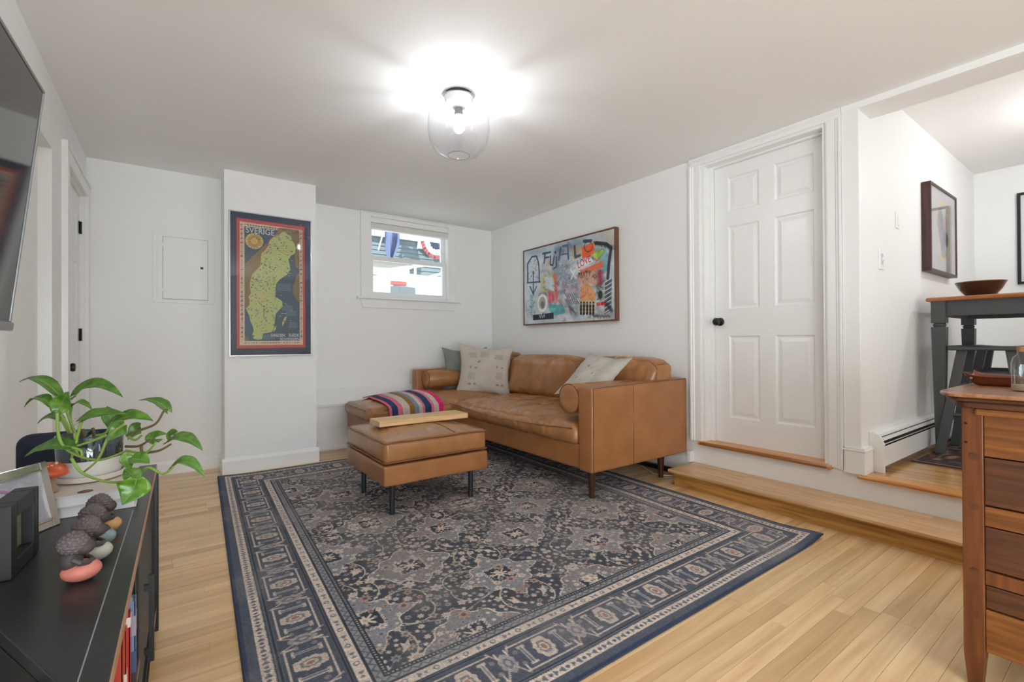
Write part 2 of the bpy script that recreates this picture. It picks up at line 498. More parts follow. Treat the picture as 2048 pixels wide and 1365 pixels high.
# ---- hall (dining) room: floor, walls
hf = struct(MB().box(XR + .06, XF + .1, YR, YD + .02, ZU - .1, ZU - .015).build('floor_hall', m_gap))
nose = MB().prism([(XR - .03, ZU - .022), (XR - .035, ZU - .011), (XR - .03, ZU - .001), (XR - .02, ZU), (XR + .066, ZU), (XR + .066, ZU - .022)], 'y', -1.0, YD + .012)
nose.build('nosing', m_oak, hf, smooth=True)
x = XR + .067; k = 0
while x < 4.9:
    y1 = YD
    while y1 > -1.0:
        L = random.uniform(.5, 1.2); y0 = max(-1.0, y1 - L)
        t_ = random.uniform(.85, 1.1)
        plank(hf, x, x + .0815, y0 + .0004, y1 - .0004, ZU - .015, ZU, m_hall, (t_, t_ * .98, t_ * .95, 1)); y1 = y0
    x += .0825
MB().box(4.9, XF, YR, YD, ZU - .015, ZU).box(XR + .066, 4.9, YR, -1.0, ZU - .015, ZU).build('floor_boards', m_hall, hf)
struct(MB().box(XR + T2, XF + .1, YD, YD + .11, ZU - .1, 2.8).build('wall_dining', m_wall))
struct(MB().box(XF, XF + .1, YR, YD, ZU - .1, 2.8).build('wall_far', m_wall))
struct(MB().box(XL - .3, XF + .1, YR - .1, YR, -.1, 2.8).build('wall_rear', m_wall))

# ---- wooden step in front of the riser wall
st = thing('step', (3.1, 0.6, 0), 'long low wooden step with pale strip tread below the white door', 'step')
SY1, SY0 = 2.118, -1.2
MB().box(XS, XR, SY0, SY1 - .03, 0, TR - .024).build('riser', m_riser, st, bevel=.001)
MB().prism([(XS - .012, TR - .045), (XS, TR - .024), (XS, TR - .05)], 'y', SY0, SY1 - .03).build('cove_moulding', m_riser, st)
TX = [XS - .034, 3.02, 3.082, 3.144, 3.206, XR - .001]
MB().prism([(XS - .034, TR - .018), (XS - .030, TR - .024), (XR - .001, TR - .024), (XR - .001, TR - .014), (XS - .034, TR - .014)], 'y', SY0, SY1).build('tread_base', m_riser, st)
for i in range(5):
    y1 = SY1
    while y1 > SY0:
        L = random.uniform(.35, 1.0); y0 = max(SY0, y1 - L)
        t_ = random.uniform(.9, 1.06)
        plank(st, TX[i] + .0004, TX[i + 1] - .0004, y0 + .0004, y1 - .0004, TR - .014, TR, m_tread, (t_, t_ * .985, t_ * .96, 1), 'tread_strip'); y1 = y0

# ---- baseboards
def baseboard(name, prof_pts, axis, a0, a1, mat=m_trim):
    return struct(MB().prism(prof_pts, axis, a0, a1).build(name, mat))
def bprof(p, d, h):      # board standing on wall plane p, growing in direction d
    return [(p, 0), (p, h), (p + d * .006, h), (p + d * .012, h - .016), (p + d * .018, h - .024), (p + d * .018, 0)]
baseboard('baseboard_pillar', bprof(YP, -1, .125), 'x', .3246, 1.0547)
baseboard('baseboard_pillar_left', bprof(.3426, -1, .125), 'y', YP, Y2 - .018)
baseboard('baseboard_pillar_right', bprof(1.0367, 1, .125), 'y', YP, 4.74)
baseboard('baseboard_back', bprof(Y2, -1, .105), 'x', XL + .02, .3246)
baseboard('baseboard_left_strip', bprof(XL, 1, .105), 'y', 3.437, 3.72)

# ---- panelled doors
def panel_door(name, plane, face, y0, y1, z0, z1, cols, rows, mat=m_trim, th=.04):
    """leaf in a plane x = plane, visible side at x = plane (face = +1 looks to +x); cols/rows = opening rectangles"""
    d = -face
    fr = MB(); rec = .011
    def bx(a0, a1, b0, b1, x0, x1, mb):
        mb.box(min(x0, x1), max(x0, x1), a0, a1, b0, b1)
    ys = [y0] + [v for c in cols for v in c] + [y1]; zs = [z0] + [v for r in rows for v in r] + [z1]
    for i in range(0, len(ys), 2): bx(ys[i], ys[i + 1], z0, z1, plane, plane + d * th, fr)
    for c in cols:
        for i in range(0, len(zs), 2): bx(c[0], c[1], zs[i], zs[i + 1], plane, plane + d * th, fr)
    o = struct(fr.build(name, mat))
    for c in cols:
        for r in rows:
            b = MB()
            xr_ = plane + d * rec
            g, e = .006, .030
            # sunken moulding slope, then raised field
            def ring4(x, ins):
                return [(x, c[0] + ins, r[0] + ins), (x, c[1] - ins, r[0] + ins), (x, c[1] - ins, r[1] - ins), (x, c[0] + ins, r[1] - ins)]
            R = [ring4(plane + d * .001, 0), ring4(xr_, .010), ring4(xr_, .018), ring4(plane + d * .003, .044)]
            v = [p for q in R for p in q]; f = []
            for i in range(3):
                for k in range(4): f.append((i * 4 + k, i * 4 + (k + 1) % 4, (i + 1) * 4 + (k + 1) % 4, (i + 1) * 4 + k))
            f.append((12, 13, 14, 15))
            b.add(v, f); b.build('panel', mat, o)
    return o
d1 = panel_door('door_1', XR + .10, -1, 1.245, 2.000, .285, 2.352, [(1.316, 1.562), (1.668, 1.893)], [(.478, 1.083), (1.283, 1.897), (2.010, 2.262)])
kb = MB().lathe([(.031, 0), (.031, -.006), (.027, -.010), (.013, -.012), (.012, -.032), (.017, -.036), (.026, -.042), (.029, -.052), (.027, -.062), (.018, -.067), (.001, -.068)], (XR + .10, 1.962, 1.190), 28, 'x')
kb.build('knob', m_black, d1, smooth=True, angle=50)
d2 = panel_door('door_2', XL - .03, 1, 3.845, 4.585, .012, 2.115, [(3.93, 4.15), (4.28, 4.50)], [(.22, .80), (.98, 1.62), (1.74, 1.98)])
MB().lathe([(.031, 0), (.031, .006), (.013, .012), (.012, .034), (.022, .040), (.027, .052), (.022, .064), (.001, .067)], (XL - .03, 3.905, .905), 28, 'x').build('knob', m_black, d2, smooth=True, angle=50)
for z in (1.89, 1.115):
    MB().tube([(XL - .02, 4.592, z - .045), (XL - .02, 4.592, z + .045)], .008, 10).box(XL - .030, XL - .026, 4.562, 4.592, z - .045, z + .045).build('hinge', m_black, d2)

def casing(name, parts, mat=m_trim):
    root = parts[0].build(name, mat, bevel=.0)
    struct(root)
    for q in parts[1:]: q.build('casing_board', mat, root)
    return root
# right door: moulded casing (stepped profile) on x = XR, growing to -x
def cas_v(y_in, y_out, z0, z1):      # vertical board, outer edge thicker
    s = 1 if y_out > y_in else -1; w = abs(y_out - y_in)
    P = [(XR, y_in), (XR - .010, y_in), (XR - .013, y_in + s * .010), (XR - .013, y_in + s * (w - .034)), (XR - .018, y_in + s * (w - .028)), (XR - .018, y_in + s * (w - .018)), (XR - .026, y_in + s * (w - .012)), (XR - .026, y_out), (XR, y_out)]
    return MB().prism(P, 'z', z0, z1)
def cas_h(z_in, z_out, y0, y1):
    w = z_out - z_in
    P = [(XR, z_in), (XR - .010, z_in), (XR - .013, z_in + .008), (XR - .013, z_in + w - .030), (XR - .018, z_in + w - .024), (XR - .026, z_in + w - .012), (XR - .026, z_out), (XR, z_out)]
    return MB().prism([(p[0], p[1]) for p in P], 'y', y0, y1)
casing('trim_2', [cas_v(2.052, 2.141, .285, 2.384), cas_v(1.208, 1.122, .275, 2.384), cas_h(2.384, 2.4395, 1.122, 2.141)])
jm = MB()
for (ya, yb_) in ((2.000, 2.056), (1.205, 1.245)):
    jm.box(XR + .001, XR + T2, (2.030 if ya > 1.5 else 1.2065), (2.0545 if ya > 1.5 else 1.228), .285, 2.366)
    jm.box(XR + .072, XR + T2 - .001, (2.002 if ya > 1.5 else 1.228), (2.030 if ya > 1.5 else 1.243), .285, 2.353)
jm.box(XR + .001, XR + T2, 1.2065, 2.0545, 2.366, 2.3865); jm.box(XR + .072, XR + T2 - .001, 1.228, 2.030, 2.353, 2.366)
struct(jm.build('trim_3', m_trim))
sill = MB().prism([(XR - .034, .262), (XR - .037, .275), (XR - .030, .287), (XR + .13, .290), (XR + .13, .262)], 'y', 1.2065, 2.0545)
sill.prism([(XR - .034, .262), (XR - .037, .275), (XR - .030, .287), (XR - .0005, .288), (XR - .0005, .262)], 'y', 1.186, 2.070)
struct(sill.build('trim_4', m_oak))
# corner board and plinth block at the hall opening, header board
struct(MB().box(XR - .016, XR + .02, YD - .004, 1.121, .41, 2.400).box(XR - .016, XR - .0005, YR, 1.121, 2.400, ZC).build('trim_5', m_trim, bevel=.003))
pb = MB().box(XR - .030, XR + .10, YD - .026, 1.116, .262, .395)
pb.box(XR - .034, XR + .10, YD - .030, 1.120, .395, .407).box(XR - .027, XR + .10, YD - .022, 1.113, .407, .418)
struct(pb.build('trim_6', m_trim, bevel=.003))
# left door casing
cl = MB().box(XL, XL + .020, 3.735, 3.83, 0, 2.205); c2 = MB().box(XL, XL + .020, 4.60, Y2 - .004, 0, 2.205); c3 = MB().box(XL, XL + .020, 3.83, 4.60, 2.125, 2.205)
c4 = MB().box(XL, XL + .028, 3.70, 3.735, 0, 2.205).box(XL, XL + .028, 3.70, Y2 - .003, 2.205, 2.228)
casing('trim_7', [cl, c2, c3, c4])
struct(MB().box(XL - T, XL - .001, 3.801, 3.842, 0, 2.118).box(XL - T, XL - .001, 4.588, 4.599, 0, 2.118).box(XL - T, XL - .001, 3.801, 4.599, 2.118, 2.129).build('trim_8', m_trim))

# ---- baseboard heaters
def heater_x(x0, x1, yw, z0, z1, label):      # on a wall y = yw facing -y
    h = thing('baseboard_heater', ((x0 + x1) / 2, yw - .03, z0), label, 'heater')
    d = .068
    prof = [(yw - .001, z0), (yw - .001, z1), (yw - .020, z1), (yw - .036, z1 - .010), (yw - .050, z1 - .028), (yw - .058, z1 - .046), (yw - .040, z1 - .046), (yw - .030, z1 - .026), (yw - .012, z1 - .016), (yw - .012, z0)]
    MB().prism(prof, 'x', x0 + .02, x1).build('cover', m_trim, h)
    MB().box(x0 + .02, x1, yw - d, yw - d + .004, z0 + .035, z1 - .068).box(x0 + .02, x1, yw - d, yw - d + .016, z1 - .074, z1 - .068).build('front_panel', m_trim, h)
    MB().box(x0 + .025, x1, yw - .060, yw - .015, z0 + .045, z1 - .075).build('element', M('fin_metal', (70, 70, 72), .5, .7), h)
    e = [(yw - .001, z0), (yw - .001, z1 + .004), (yw - .022, z1 + .004), (yw - .042, z1 - .006), (yw - .058, z1 - .028), (yw - .072, z1 - .062), (yw - .072, z0)]
    MB().prism(e, 'x', x0, x0 + .022).build('end_cap', m_trim, h)
    MB().box(x0 + .022, x1, yw - .058, yw - .0555, z1 - .022, z1 - .018).build('slot', m_gap, h)
    return h
heater_x(3.385, 6.12, YD, ZU + .001, .492, 'white baseboard heater along the dining room wall under the light switches')
hr = thing('baseboard_heater', (XR - .03, 3.2, 0), 'low white baseboard heater on the wall behind the leather sofa', 'heater')
MB().prism([(XR - .001, .03), (XR - .001, .19), (XR - .02, .19), (XR - .045, .165), (XR - .055, .15), (XR - .055, .05), (XR - .05, .05), (XR - .05, .145), (XR - .012, .175), (XR - .012, .03)], 'y', 2.13, 4.7).build('cover', m_trim, hr)
MB().box(XR - .060, XR - .001, 2.121, 2.150, .118, .20).build('end_cap', m_trim, hr, bevel=.003)
MB().box(XR - .05, XR - .001, 2.16, 4.7, .0, .032).build('kick', m_black, hr)

# ---- window
wn = struct(MB().box(WX0 - .085, WX0 + .008, YB - .018, YB - .0005, WZ0, 2.428).box(WX1 - .008, WX1 + .085, YB - .018, YB - .0005, WZ0, 2.428).box(WX0 + .008, WX1 - .008, YB - .018, YB - .0005, 2.395, 2.428).box(WX0 - .10, WX0 - .085, YB - .026, YB - .0005, WZ0, 2.428).box(WX1 + .085, WX1 + .10, YB - .026, YB - .0005, WZ0, 2.428).box(WX0 - .10, WX1 + .10, YB - .028, YB - .0005, 2.428, 2.4395).build('window_1', m_trim))
MB().box(WX0 - .142, WX1 + .142, YB - .055, YB + .03, WZ0 - .022, WZ0).build('sill', m_trim, wn, bevel=.004)
MB().prism([(WX0 - .11, WZ0 - .022), (WX1 + .11, WZ0 - .022), (WX1 + .075, WZ0 - .115), (WX0 - .075, WZ0 - .115)], 'y', YB - .018, YB - .0005).build('apron', m_trim, wn, bevel=.003)
MB().box(WX0, WX0 + .012, YB, YB + .17, WZ0 + .012, WZ1 - .012).box(WX1 - .012, WX1, YB, YB + .17, WZ0 + .012, WZ1 - .012).box(WX0, WX1, YB, YB + .17, WZ1 - .012, WZ1).box(WX0, WX1, YB + .031, YB + .18, WZ0 - .02, WZ0 + .012).build('jamb', m_trim, wn)
m_pane = thin_glass('window_glass', (246, 251, 252))
vin = M('vinyl_white', (240, 241, 241), .35)
def sash(name, y0, z0, z1, rail_b, rail_t, stile):
    s = MB().box(WX0 + .013, WX0 + .013 + stile, y0, y0 + .032, z0, z1).box(WX1 - .013 - stile, WX1 - .013, y0, y0 + .032, z0, z1)
    s.box(WX0 + .013 + stile, WX1 - .013 - stile, y0, y0 + .032, z0, z0 + rail_b).box(WX0 + .013 + stile, WX1 - .013 - stile, y0, y0 + .032, z1 - rail_t, z1)
    o = s.build(name, vin, wn)
    MB().box(WX0 + .013 + stile, WX1 - .013 - stile, y0 + .014, y0 + .018, z0 + rail_b, z1 - rail_t).build('pane', m_pane, o)
    return o
sash('lower_sash', YB + .045, WZ0 + .013, 1.990, .05, .05, .040)
sash('upper_sash', YB + .085, 1.950, WZ1 - .013, .04, .05, .040)
MB().box(2.13, 2.19, YB + .036, YB + .05, 1.992, 2.004).build('sash_lock', vin, wn)
bl = thing('roller_blind', (2.18, YB + .01, 2.3), 'rolled-up white fabric blind at the top of the window', 'blind')
MB().box(WX0 + .004, WX1 - .004, YB - .012, YB + .04, 2.335, 2.388).build('headrail', m_trim, bl, bevel=.002)
MB().box(WX0 + .008, WX1 - .008, YB - .006, YB + .03, 2.275, 2.333).build('folded_fabric', M('blind_fabric', (222, 220, 216), .8), bl, bevel=.006)
MB().box(WX0 + .008, WX1 - .008, YB - .010, YB + .034, 2.262, 2.276).build('bottom_rail', m_trim, bl, bevel=.002)
MB().box(2.15, 2.23, YB - .014, YB - .006, 2.318, 2.330).build('tab', M('blind_fabric', (222, 220, 216), .8), bl)
# added frame round the rear fill light, on solid wall behind the camera
rw = struct(MB().box(-.5, -.43, YR, YR + .03, .3, 2.3).box(.83, .9, YR, YR + .03, .3, 2.3).box(-.43, .83, YR, YR + .03, .3, .35).box(-.43, .83, YR, YR + .03, 2.25, 2.3).build('rear_light_frame', m_trim))

# ---- outside the window
m_siding = M('blue_clapboard', (118, 132, 138), .75, vary=(3, .05))
m_white = M('white_board', (214, 216, 214), .6)
hs = thing('neighbour_house', (5, 12.2, .3), 'blue clapboard house with white trim seen through the window', 'house')
sd = MB(); z = .3
while z < 7:
    sd.prism([(12.2, z), (12.165, z), (12.185, z + .115), (12.2, z + .115)], 'x', 1.5, 9.5); z += .115
sd.build('siding', m_siding, hs)
MB().box(1.5, 9.5, 12.2, 12.4, .3, 7).build('wall', m_siding, hs)
MB().box(3.6, 9.0, 12.08, 12.16, 3.86, 4.35).build('frieze_board', m_white, hs)
MB().box(5.55, 5.68, 12.05, 12.16, 3.66, 4.35).build('post', m_white, hs)
MB().box(3.0, 4.95, 11.3, 12.16, 2.72, 3.07).box(2.9, 5.0, 11.2, 12.16, 3.07, 3.13).build('porch_roof', M('porch_cream', (190, 186, 176), .6), hs)
fg = thing('flag', (4.65, 11.9, 3.2), 'blue flag hanging by the blue house outside the window', 'flag')
def ff(s, t):
    w = .19 * (1 - .55 * max(0, t - .6) / .4); return (4.68 + (s - .5) * 2 * w + .03 * sin(t * 4), 11.85 + .05 * sin(s * 9 + t * 2), 4.2 - t * .92)
MB().grid(ff, 12, 12).build('cloth', M('flag_blue', (78, 88, 124), .8), fg, smooth=True)
MB().tube([(4.35, 11.9, 3.45), (4.62, 11.9, 4.4)], .02, 8).build('pole', m_white, fg)
bt = thing('bunting', (6.1, 12.0, 3.4), 'red white and blue fan bunting on the house outside', 'bunting')
for nm, r0, r1, c in (('red_band', .36, .47, (160, 84, 88)), ('white_band', .2, .36, (238, 236, 236)), ('blue_band', .0, .2, (88, 96, 126))):
    b = MB()
    for k in range(14):
        a0, a1 = pi + pi * k / 14, pi + pi * (k + 1) / 14
        y_ = 12.0 - (.02 if k % 2 else 0)
        b.add([(6.05 + r * cos(a), y_ - .02 * (j % 2), 3.86 + r * sin(a)) for j, (r, a) in enumerate(((r0, a0), (r1, a0), (r1, a1), (r0, a1)))], [(0, 1, 2, 3)])
    b.build(nm, M('bunting_' + nm, c, .8), bt)
ca = thing('parked_van', (4.2, 8.3, .3), 'white parked van with roof rack outside the window', 'van')
m_van = M('van_white', (214, 216, 218), .25, coat=.5)
rounded(2.95, 6.2, 7.6, 9.3, .62, 2.26, .22, (6, 6, 6)).build('body', m_van, ca, smooth=True, angle=0)
MB().box(2.75, 3.0, 7.75, 9.15, .62, 1.55).build('bonnet', m_van, ca, bevel=.08, seg=3)
MB().tube([(2.6, 7.75, 2.20), (3.7, 7.75, 2.44), (6.1, 7.75, 2.40)], .03, 8).tube([(2.6, 9.1, 2.20), (3.7, 9.1, 2.44), (6.1, 9.1, 2.40)], .03, 8).build('roof_rail', m_van, ca, smooth=True)
for xx in (3.5, 4.3, 5.1):
    MB().tube([(xx, 7.75, 2.40), (xx, 9.1, 2.40)], .025, 8).tube([(xx, 7.75, 2.18), (xx, 7.75, 2.4)], .025, 8).tube([(xx, 9.1, 2.18), (xx, 9.1, 2.4)], .025, 8).build('rack_bar', m_van, ca, smooth=True)
MB().box(2.98, 3.26, 7.575, 7.62, 2.02, 2.09).build('tail_light', M('red_lens', (180, 92, 86), .3), ca, bevel=.01)
for (xa, xb, za, zb) in ((2.98, 3.42, 1.86, 2.0), (4.35, 4.6, 1.9, 2.02)): MB().box(xa, xb, 7.588, 7.62, za, zb).build('window_glass', M('van_glass', (110, 118, 122), .1), ca)
for xx in (3.8, 5.6):
    MB().lathe([(.31, -.1), (.31, .1)], (xx, 7.68, .62), 20, 'y').build('wheel', m_black, ca, smooth=True)
struct(MB().box(-3, 14, 5.15, 16, .2, .3).build('ground_outside', M('pale_concrete', (196, 194, 188), .9)))
# ================================================================== painter for woven and printed patterns
class Canvas:
    def __init__(s, w, h, quad=None, bgc=(255, 255, 255)):
        """quad: drawing coordinates of the TL, TR, BR, BL corners"""
        s.w, s.h, s.k = w, h, 1.0
        s.a = np.empty((h, w, 3)); s.a[:] = bgc
        s.X, s.Y = np.meshgrid(np.arange(w) + 0.0, np.arange(h) + 0.0)
        dst = [(0, 0), (w - 1, 0), (w - 1, h - 1), (0, h - 1)]
        src = quad or dst
        A = []; B = []
        for (x, y), (u, v) in zip(src, dst):
            A.append([x, y, 1, 0, 0, 0, -u * x, -u * y]); B.append(u)
            A.append([0, 0, 0, x, y, 1, -v * x, -v * y]); B.append(v)
        s.Hm = np.append(np.linalg.solve(np.array(A, float), np.array(B, float)), 1).reshape(3, 3)
    def T(s, pts):
        p = np.array([[x, y, 1.0] for x, y in pts]) @ s.Hm.T
        return p[:, :2] / p[:, 2:3]
    def _blend(s, sl, mask, col, al=1.0):
        m = np.clip(mask, 0, 1)[..., None] * al
        s.a[sl] = s.a[sl] * (1 - m) + np.array(col, float) * m
    def _bb(s, P, pad):
        x0, y0 = np.floor(P.min(0) - pad).astype(int); x1, y1 = np.ceil(P.max(0) + pad).astype(int)
        return (slice(max(0, y0), max(0, min(s.h, y1 + 1))), slice(max(0, x0), max(0, min(s.w, x1 + 1))))
    def poly(s, pts, col, al=1.0, raw=False):
        P = np.array(pts, float) if raw else s.T(pts); sl = s._bb(P, 1)
        X, Y = s.X[sl], s.Y[sl]
        if X.size == 0: return
        ins = np.zeros(X.shape, bool); n = len(P)
        for i in range(n):
            x0, y0 = P[i]; x1, y1 = P[(i + 1) % n]
            if abs(y1 - y0) < 1e-9: continue
            ins ^= ((Y < y0) != (Y < y1)) & (X < (x1 - x0) * (Y - y0) / (y1 - y0) + x0)
        s._blend(sl, ins.astype(float), col, al)
    def line(s, pts, width, col, al=1.0, raw=False, closed=False, soft=0.6):
        width = width * s.k
        P = np.array(pts, float) if raw else s.T(pts)
        if closed: P = np.vstack([P, P[:1]])
        sl = s._bb(P, width + 2); X, Y = s.X[sl], s.Y[sl]
        if X.size == 0: return
        D = np.full(X.shape, 1e9)
        for (x0, y0), (x1, y1) in zip(P[:-1], P[1:]):
            L = (x1 - x0) ** 2 + (y1 - y0) ** 2 + 1e-9
            t = np.clip(((X - x0) * (x1 - x0) + (Y - y0) * (y1 - y0)) / L, 0, 1)
            D = np.minimum(D, np.hypot(X - x0 - t * (x1 - x0), Y - y0 - t * (y1 - y0)))
        s._blend(sl, np.clip((width / 2 + soft / 2 - D) / soft, 0, 1), col, al)
    def disc(s, c, r, col, al=1.0, raw=False, ry=None, soft=0.8, petals=0, amp=0, rot=0):
        P = np.array([c], float) if raw else s.T([c]); ry = (ry or r) * s.k; r = r * s.k
        sl = s._bb(P, max(r, ry) * 1.4 + 2); X, Y = s.X[sl] - P[0, 0], s.Y[sl] - P[0, 1]
        if X.size == 0: return
        rr = np.hypot(X / r, Y / ry)
        lim = 1.0
        if petals: lim = 1 + amp * np.cos(petals * np.arctan2(Y, X) + rot)
        s._blend(sl, np.clip((lim - rr) * min(r, ry) / soft + .5, 0, 1), col, al)
def fbm(w, h, cell, seed, octs=3):
    g = np.random.default_rng(seed); out = np.zeros((h, w)); amp = 1; tot = 0
    for o in range(octs):
        c = max(1.5, cell / 2 ** o); gw, gh = int(w / c) + 3, int(h / c) + 3
        n = g.random((gh, gw)); xs = np.arange(w) / c; ys = np.arange(h) / c
        xi, yi = xs.astype(int), ys.astype(int); fx, fy = xs - xi, ys - yi
        fx = fx * fx * (3 - 2 * fx); fy = (fy * fy * (3 - 2 * fy))[:, None]
        a = n[yi][:, xi] * (1 - fx) + n[yi][:, xi + 1] * fx; b = n[yi + 1][:, xi] * (1 - fx) + n[yi + 1][:, xi + 1] * fx
        out += amp * (a * (1 - fy) + b * fy); tot += amp; amp *= .55
    return out / tot

# ================================================================== RUG
RW, RL = 2.63, 3.24
def paint_rug():
    w, h = 740, 912
    c = Canvas(w, h); kx, ky = (w - 1) / RW, (h - 1) / RL
    sx, ty = c.X / kx, c.Y / ky
    NAVY, SLATE, CREAM, TAUPE, DARK, ROSE = (78, 84, 97), (64, 69, 79), (206, 190, 178), (126, 124, 130), (50, 57, 68), (172, 138, 126)
    dx = np.minimum(sx, RW - sx); dy = np.minimum(ty, RL - ty); d = np.minimum(dx, dy)
    side = dx < dy; p = np.where(side, ty - RL / 2, sx - RW / 2)
    a = c.a; a[:] = SLATE
    # field: lobed medallions on a staggered lattice
    gx, gy = .61, .62
    ax = (sx - RW / 2 + gx / 2) % gx - gx / 2; ay = (ty - RL / 2 + gy / 2) % gy - gy / 2
    bx = (sx - RW / 2) % gx - gx / 2; by = (ty - RL / 2) % gy - gy / 2
    th = np.arctan2(ay, ax); ra = np.hypot(ax / 1.12, ay)
    RA = .150 * (1 + .09 * np.cos(8 * th) + .10 * np.cos(4 * th))
    ma = ra < RA; la = np.abs(ra - RA) < .0030
    db = np.abs(bx) + np.abs(by) * 1.0; mx_ = np.maximum(np.abs(bx), np.abs(by))
    RB = db - .185 - .02 * np.cos(np.arctan2(by, bx) * 8); mb_ = RB < 0; lb = np.abs(RB) < .0042
    a[ma] = (123, 121, 124); a[mb_] = (127, 129, 136)
    for ox, oy, q in ((ax, ay, ma), (bx, by, mb_)):
        sq = np.maximum(np.abs(ox), np.abs(oy))
        a[(sq < .058) & q] = DARK
        tooth = (np.abs(sq - .062) < .006) & (np.sin((ox + oy) * 420) > .2); a[tooth] = CREAM
        st = (sq < .034) & ((np.abs(np.abs(ox) - np.abs(oy)) < .006) | (np.abs(ox) < .005) | (np.abs(oy) < .005) | (np.hypot(ox, oy) < .014)); a[st] = CREAM
        a[np.hypot(ox, oy) < .006] = ROSE
    # vines between the medallions
    v1 = np.abs(np.abs(ax) * .62 + .052 * np.sin(np.abs(ay) * 17) - np.abs(ay) * .9 + .07); vine = (v1 < .0026) & ~ma & ~mb_
    v2 = np.abs(np.hypot(np.abs(ax) - .305, np.abs(ay) - .10) - .115); vine |= (v2 < .0026) & ~ma & ~mb_
    v3 = np.abs(np.hypot(np.abs(ax) - .13, np.abs(ay) - .27) - .085); vine |= (v3 < .0024) & ~ma & ~mb_
    v4 = np.abs(np.abs(ax) - .305 + .03 * np.sin(ay * 20)); vine |= (v4 < .0022) & ~ma & ~mb_
    a[vine] = (196, 184, 170); a[la | lb] = (208, 196, 182)
    # scattered blossoms
    g = np.random.default_rng(5); pts = []
    cell = {}
    for _ in range(5200):
        x, y = g.uniform(.38, RW / 2 + .02), g.uniform(.38, RL / 2 + .02); r = g.choice([.008, .012, .017, .025], p=[.30, .32, .26, .12])
        k = (int(x / .04), int(y / .04)); ok = True
        for i in range(-1, 2):
            for j in range(-1, 2):
                for (X, Y, R) in cell.get((k[0] + i, k[1] + j), ()):
                    if (X - x) ** 2 + (Y - y) ** 2 < (R + r + .006) ** 2: ok = False
        if ok: cell.setdefault(k, []).append((x, y, r)); pts.append((x, y, r))
    for (x, y, r) in pts:
        t = g.random(); col = CREAM if t < .5 else ((168, 150, 140) if t < .75 else (ROSE if t < .88 else (142, 138, 142)))
        pet = int(g.integers(5, 9)); rot = g.random() * 6
        for X, Y in ((x, y), (RW - x, y), (x, RL - y), (RW - x, RL - y)):
            c.disc((X * kx, Y * ky), r * kx, col, .92, raw=True, petals=pet, amp=.22, rot=rot)
            if r > .010: c.disc((X * kx, Y * ky), r * kx * .38, ROSE if t < .5 else DARK, .8, raw=True)
            if r > .014:
                an = rot; c.line([(X * kx, Y * ky), ((X + .05 * cos(an)) * kx, (Y + .05 * sin(an)) * ky)], 1.0, (150, 146, 142), .6, raw=True)
    # curled palmettes
    for i in range(-3, 4):
        for j in range(-4, 5):
            cx, cy = RW / 2 + (i + .5) * gx, RL / 2 + j * gy
            for s1 in (-1, 1):
                for s2 in (-1, 1):
                    q = [(cx + s1 * .05, cy + s2 * .055), (cx + s1 * .085, cy + s2 * .075), (cx + s1 * .095, cy + s2 * .12), (cx + s1 * .075, cy + s2 * .10), (cx + s1 * .06, cy + s2 * .115), (cx + s1 * .062, cy + s2 * .085)]
                    c.poly([(x * kx, y * ky) for x, y in q], CREAM, .9, raw=True)
    # borders over the field
    def band(d0, d1, col):
        a[(d >= d0) & (d < d1)] = col
    band(0, .382, SLATE); band(0, .046, (80, 87, 100)); band(0, .012, (52, 62, 88))
    band(.046, .080, CREAM); band(.080, .104, (96, 100, 108)); band(.083, .088, DARK); band(.096, .101, DARK)
    band(.104, .268, NAVY); band(.268, .290, (92, 96, 104)); band(.273, .279, DARK); band(.284, .288, DARK)
    band(.290, .326, CREAM); band(.326, .336, DARK); band(.336, .362, (140, 138, 140)); band(.362, .382, DARK)
    # small motifs in the cream guards, zigzag and beads in the inner guard
    tri = np.abs(((p / .036) % 1) - .5)
    q = (d - .046) / .034; a[(d > .050) & (d < .076) & (np.abs(q - .5) < tri * .75) & ((p / .072) % 1 < .55)] = (104, 106, 114)
    a[(d > .050) & (d < .076) & (np.hypot((q - .5) * .034, ((p / .072) % 1 - .78) * .072) < .0075)] = (92, 98, 114)
    q = (d - .290) / .036; a[(d > .294) & (d < .322) & (np.abs(q - .5) < tri * .7) & ((p / .108) % 1 < .30)] = (118, 116, 122)
    rr = np.hypot((q - .5) * .036, ((p / .108) % 1 - .6) * .108); a[(rr < .011) & (rr > .006) & (d > .292) & (d < .324)] = (110, 112, 122)
    a[(d > .338) & (d < .360) & (np.abs((d - .349) / .011 - (4 * tri - 1) * .8) < .38)] = (86, 92, 104)
    a[(d > .368) & (d < .376) & ((p / .014) % 1 < .5)] = (150, 146, 144)
    a[(d > .081) & (d < .084) & ((p / .010) % 1 < .5)] = CREAM
    # main border: rosettes between stepped brackets, period .30
    P = .30; ph = (p / P) % 1.0; s_ = (d - .104) / .164
    inb = (d > .108) & (d < .264); u = (ph - .5) * P; v = (s_ - .5) * .164
    def pb(mask, col, al=.9):
        k = inb & mask; a[k] = a[k] * (1 - al) + np.array(col) * al
    LC = (204, 186, 172)
    pb((np.abs(np.abs(v) - .066) < .004) & (np.abs(u) < .118), LC)
    pb((np.abs(np.abs(u) - .118 - .012 * np.sign(v)) < .0045) & (np.abs(v) < .066) & (np.abs(v) > .030), LC)
    pb((np.abs(np.abs(u) + np.abs(v) * .55 - .150) < .004), LC, .7)
    e = np.hypot(u / .036, v / .056) * (1 + .07 * np.cos(8 * np.arctan2(v, u))); pb(e < 1, LC); pb((e < .62) & (e > .42), NAVY, .6); pb(e < .25, (150, 104, 92))
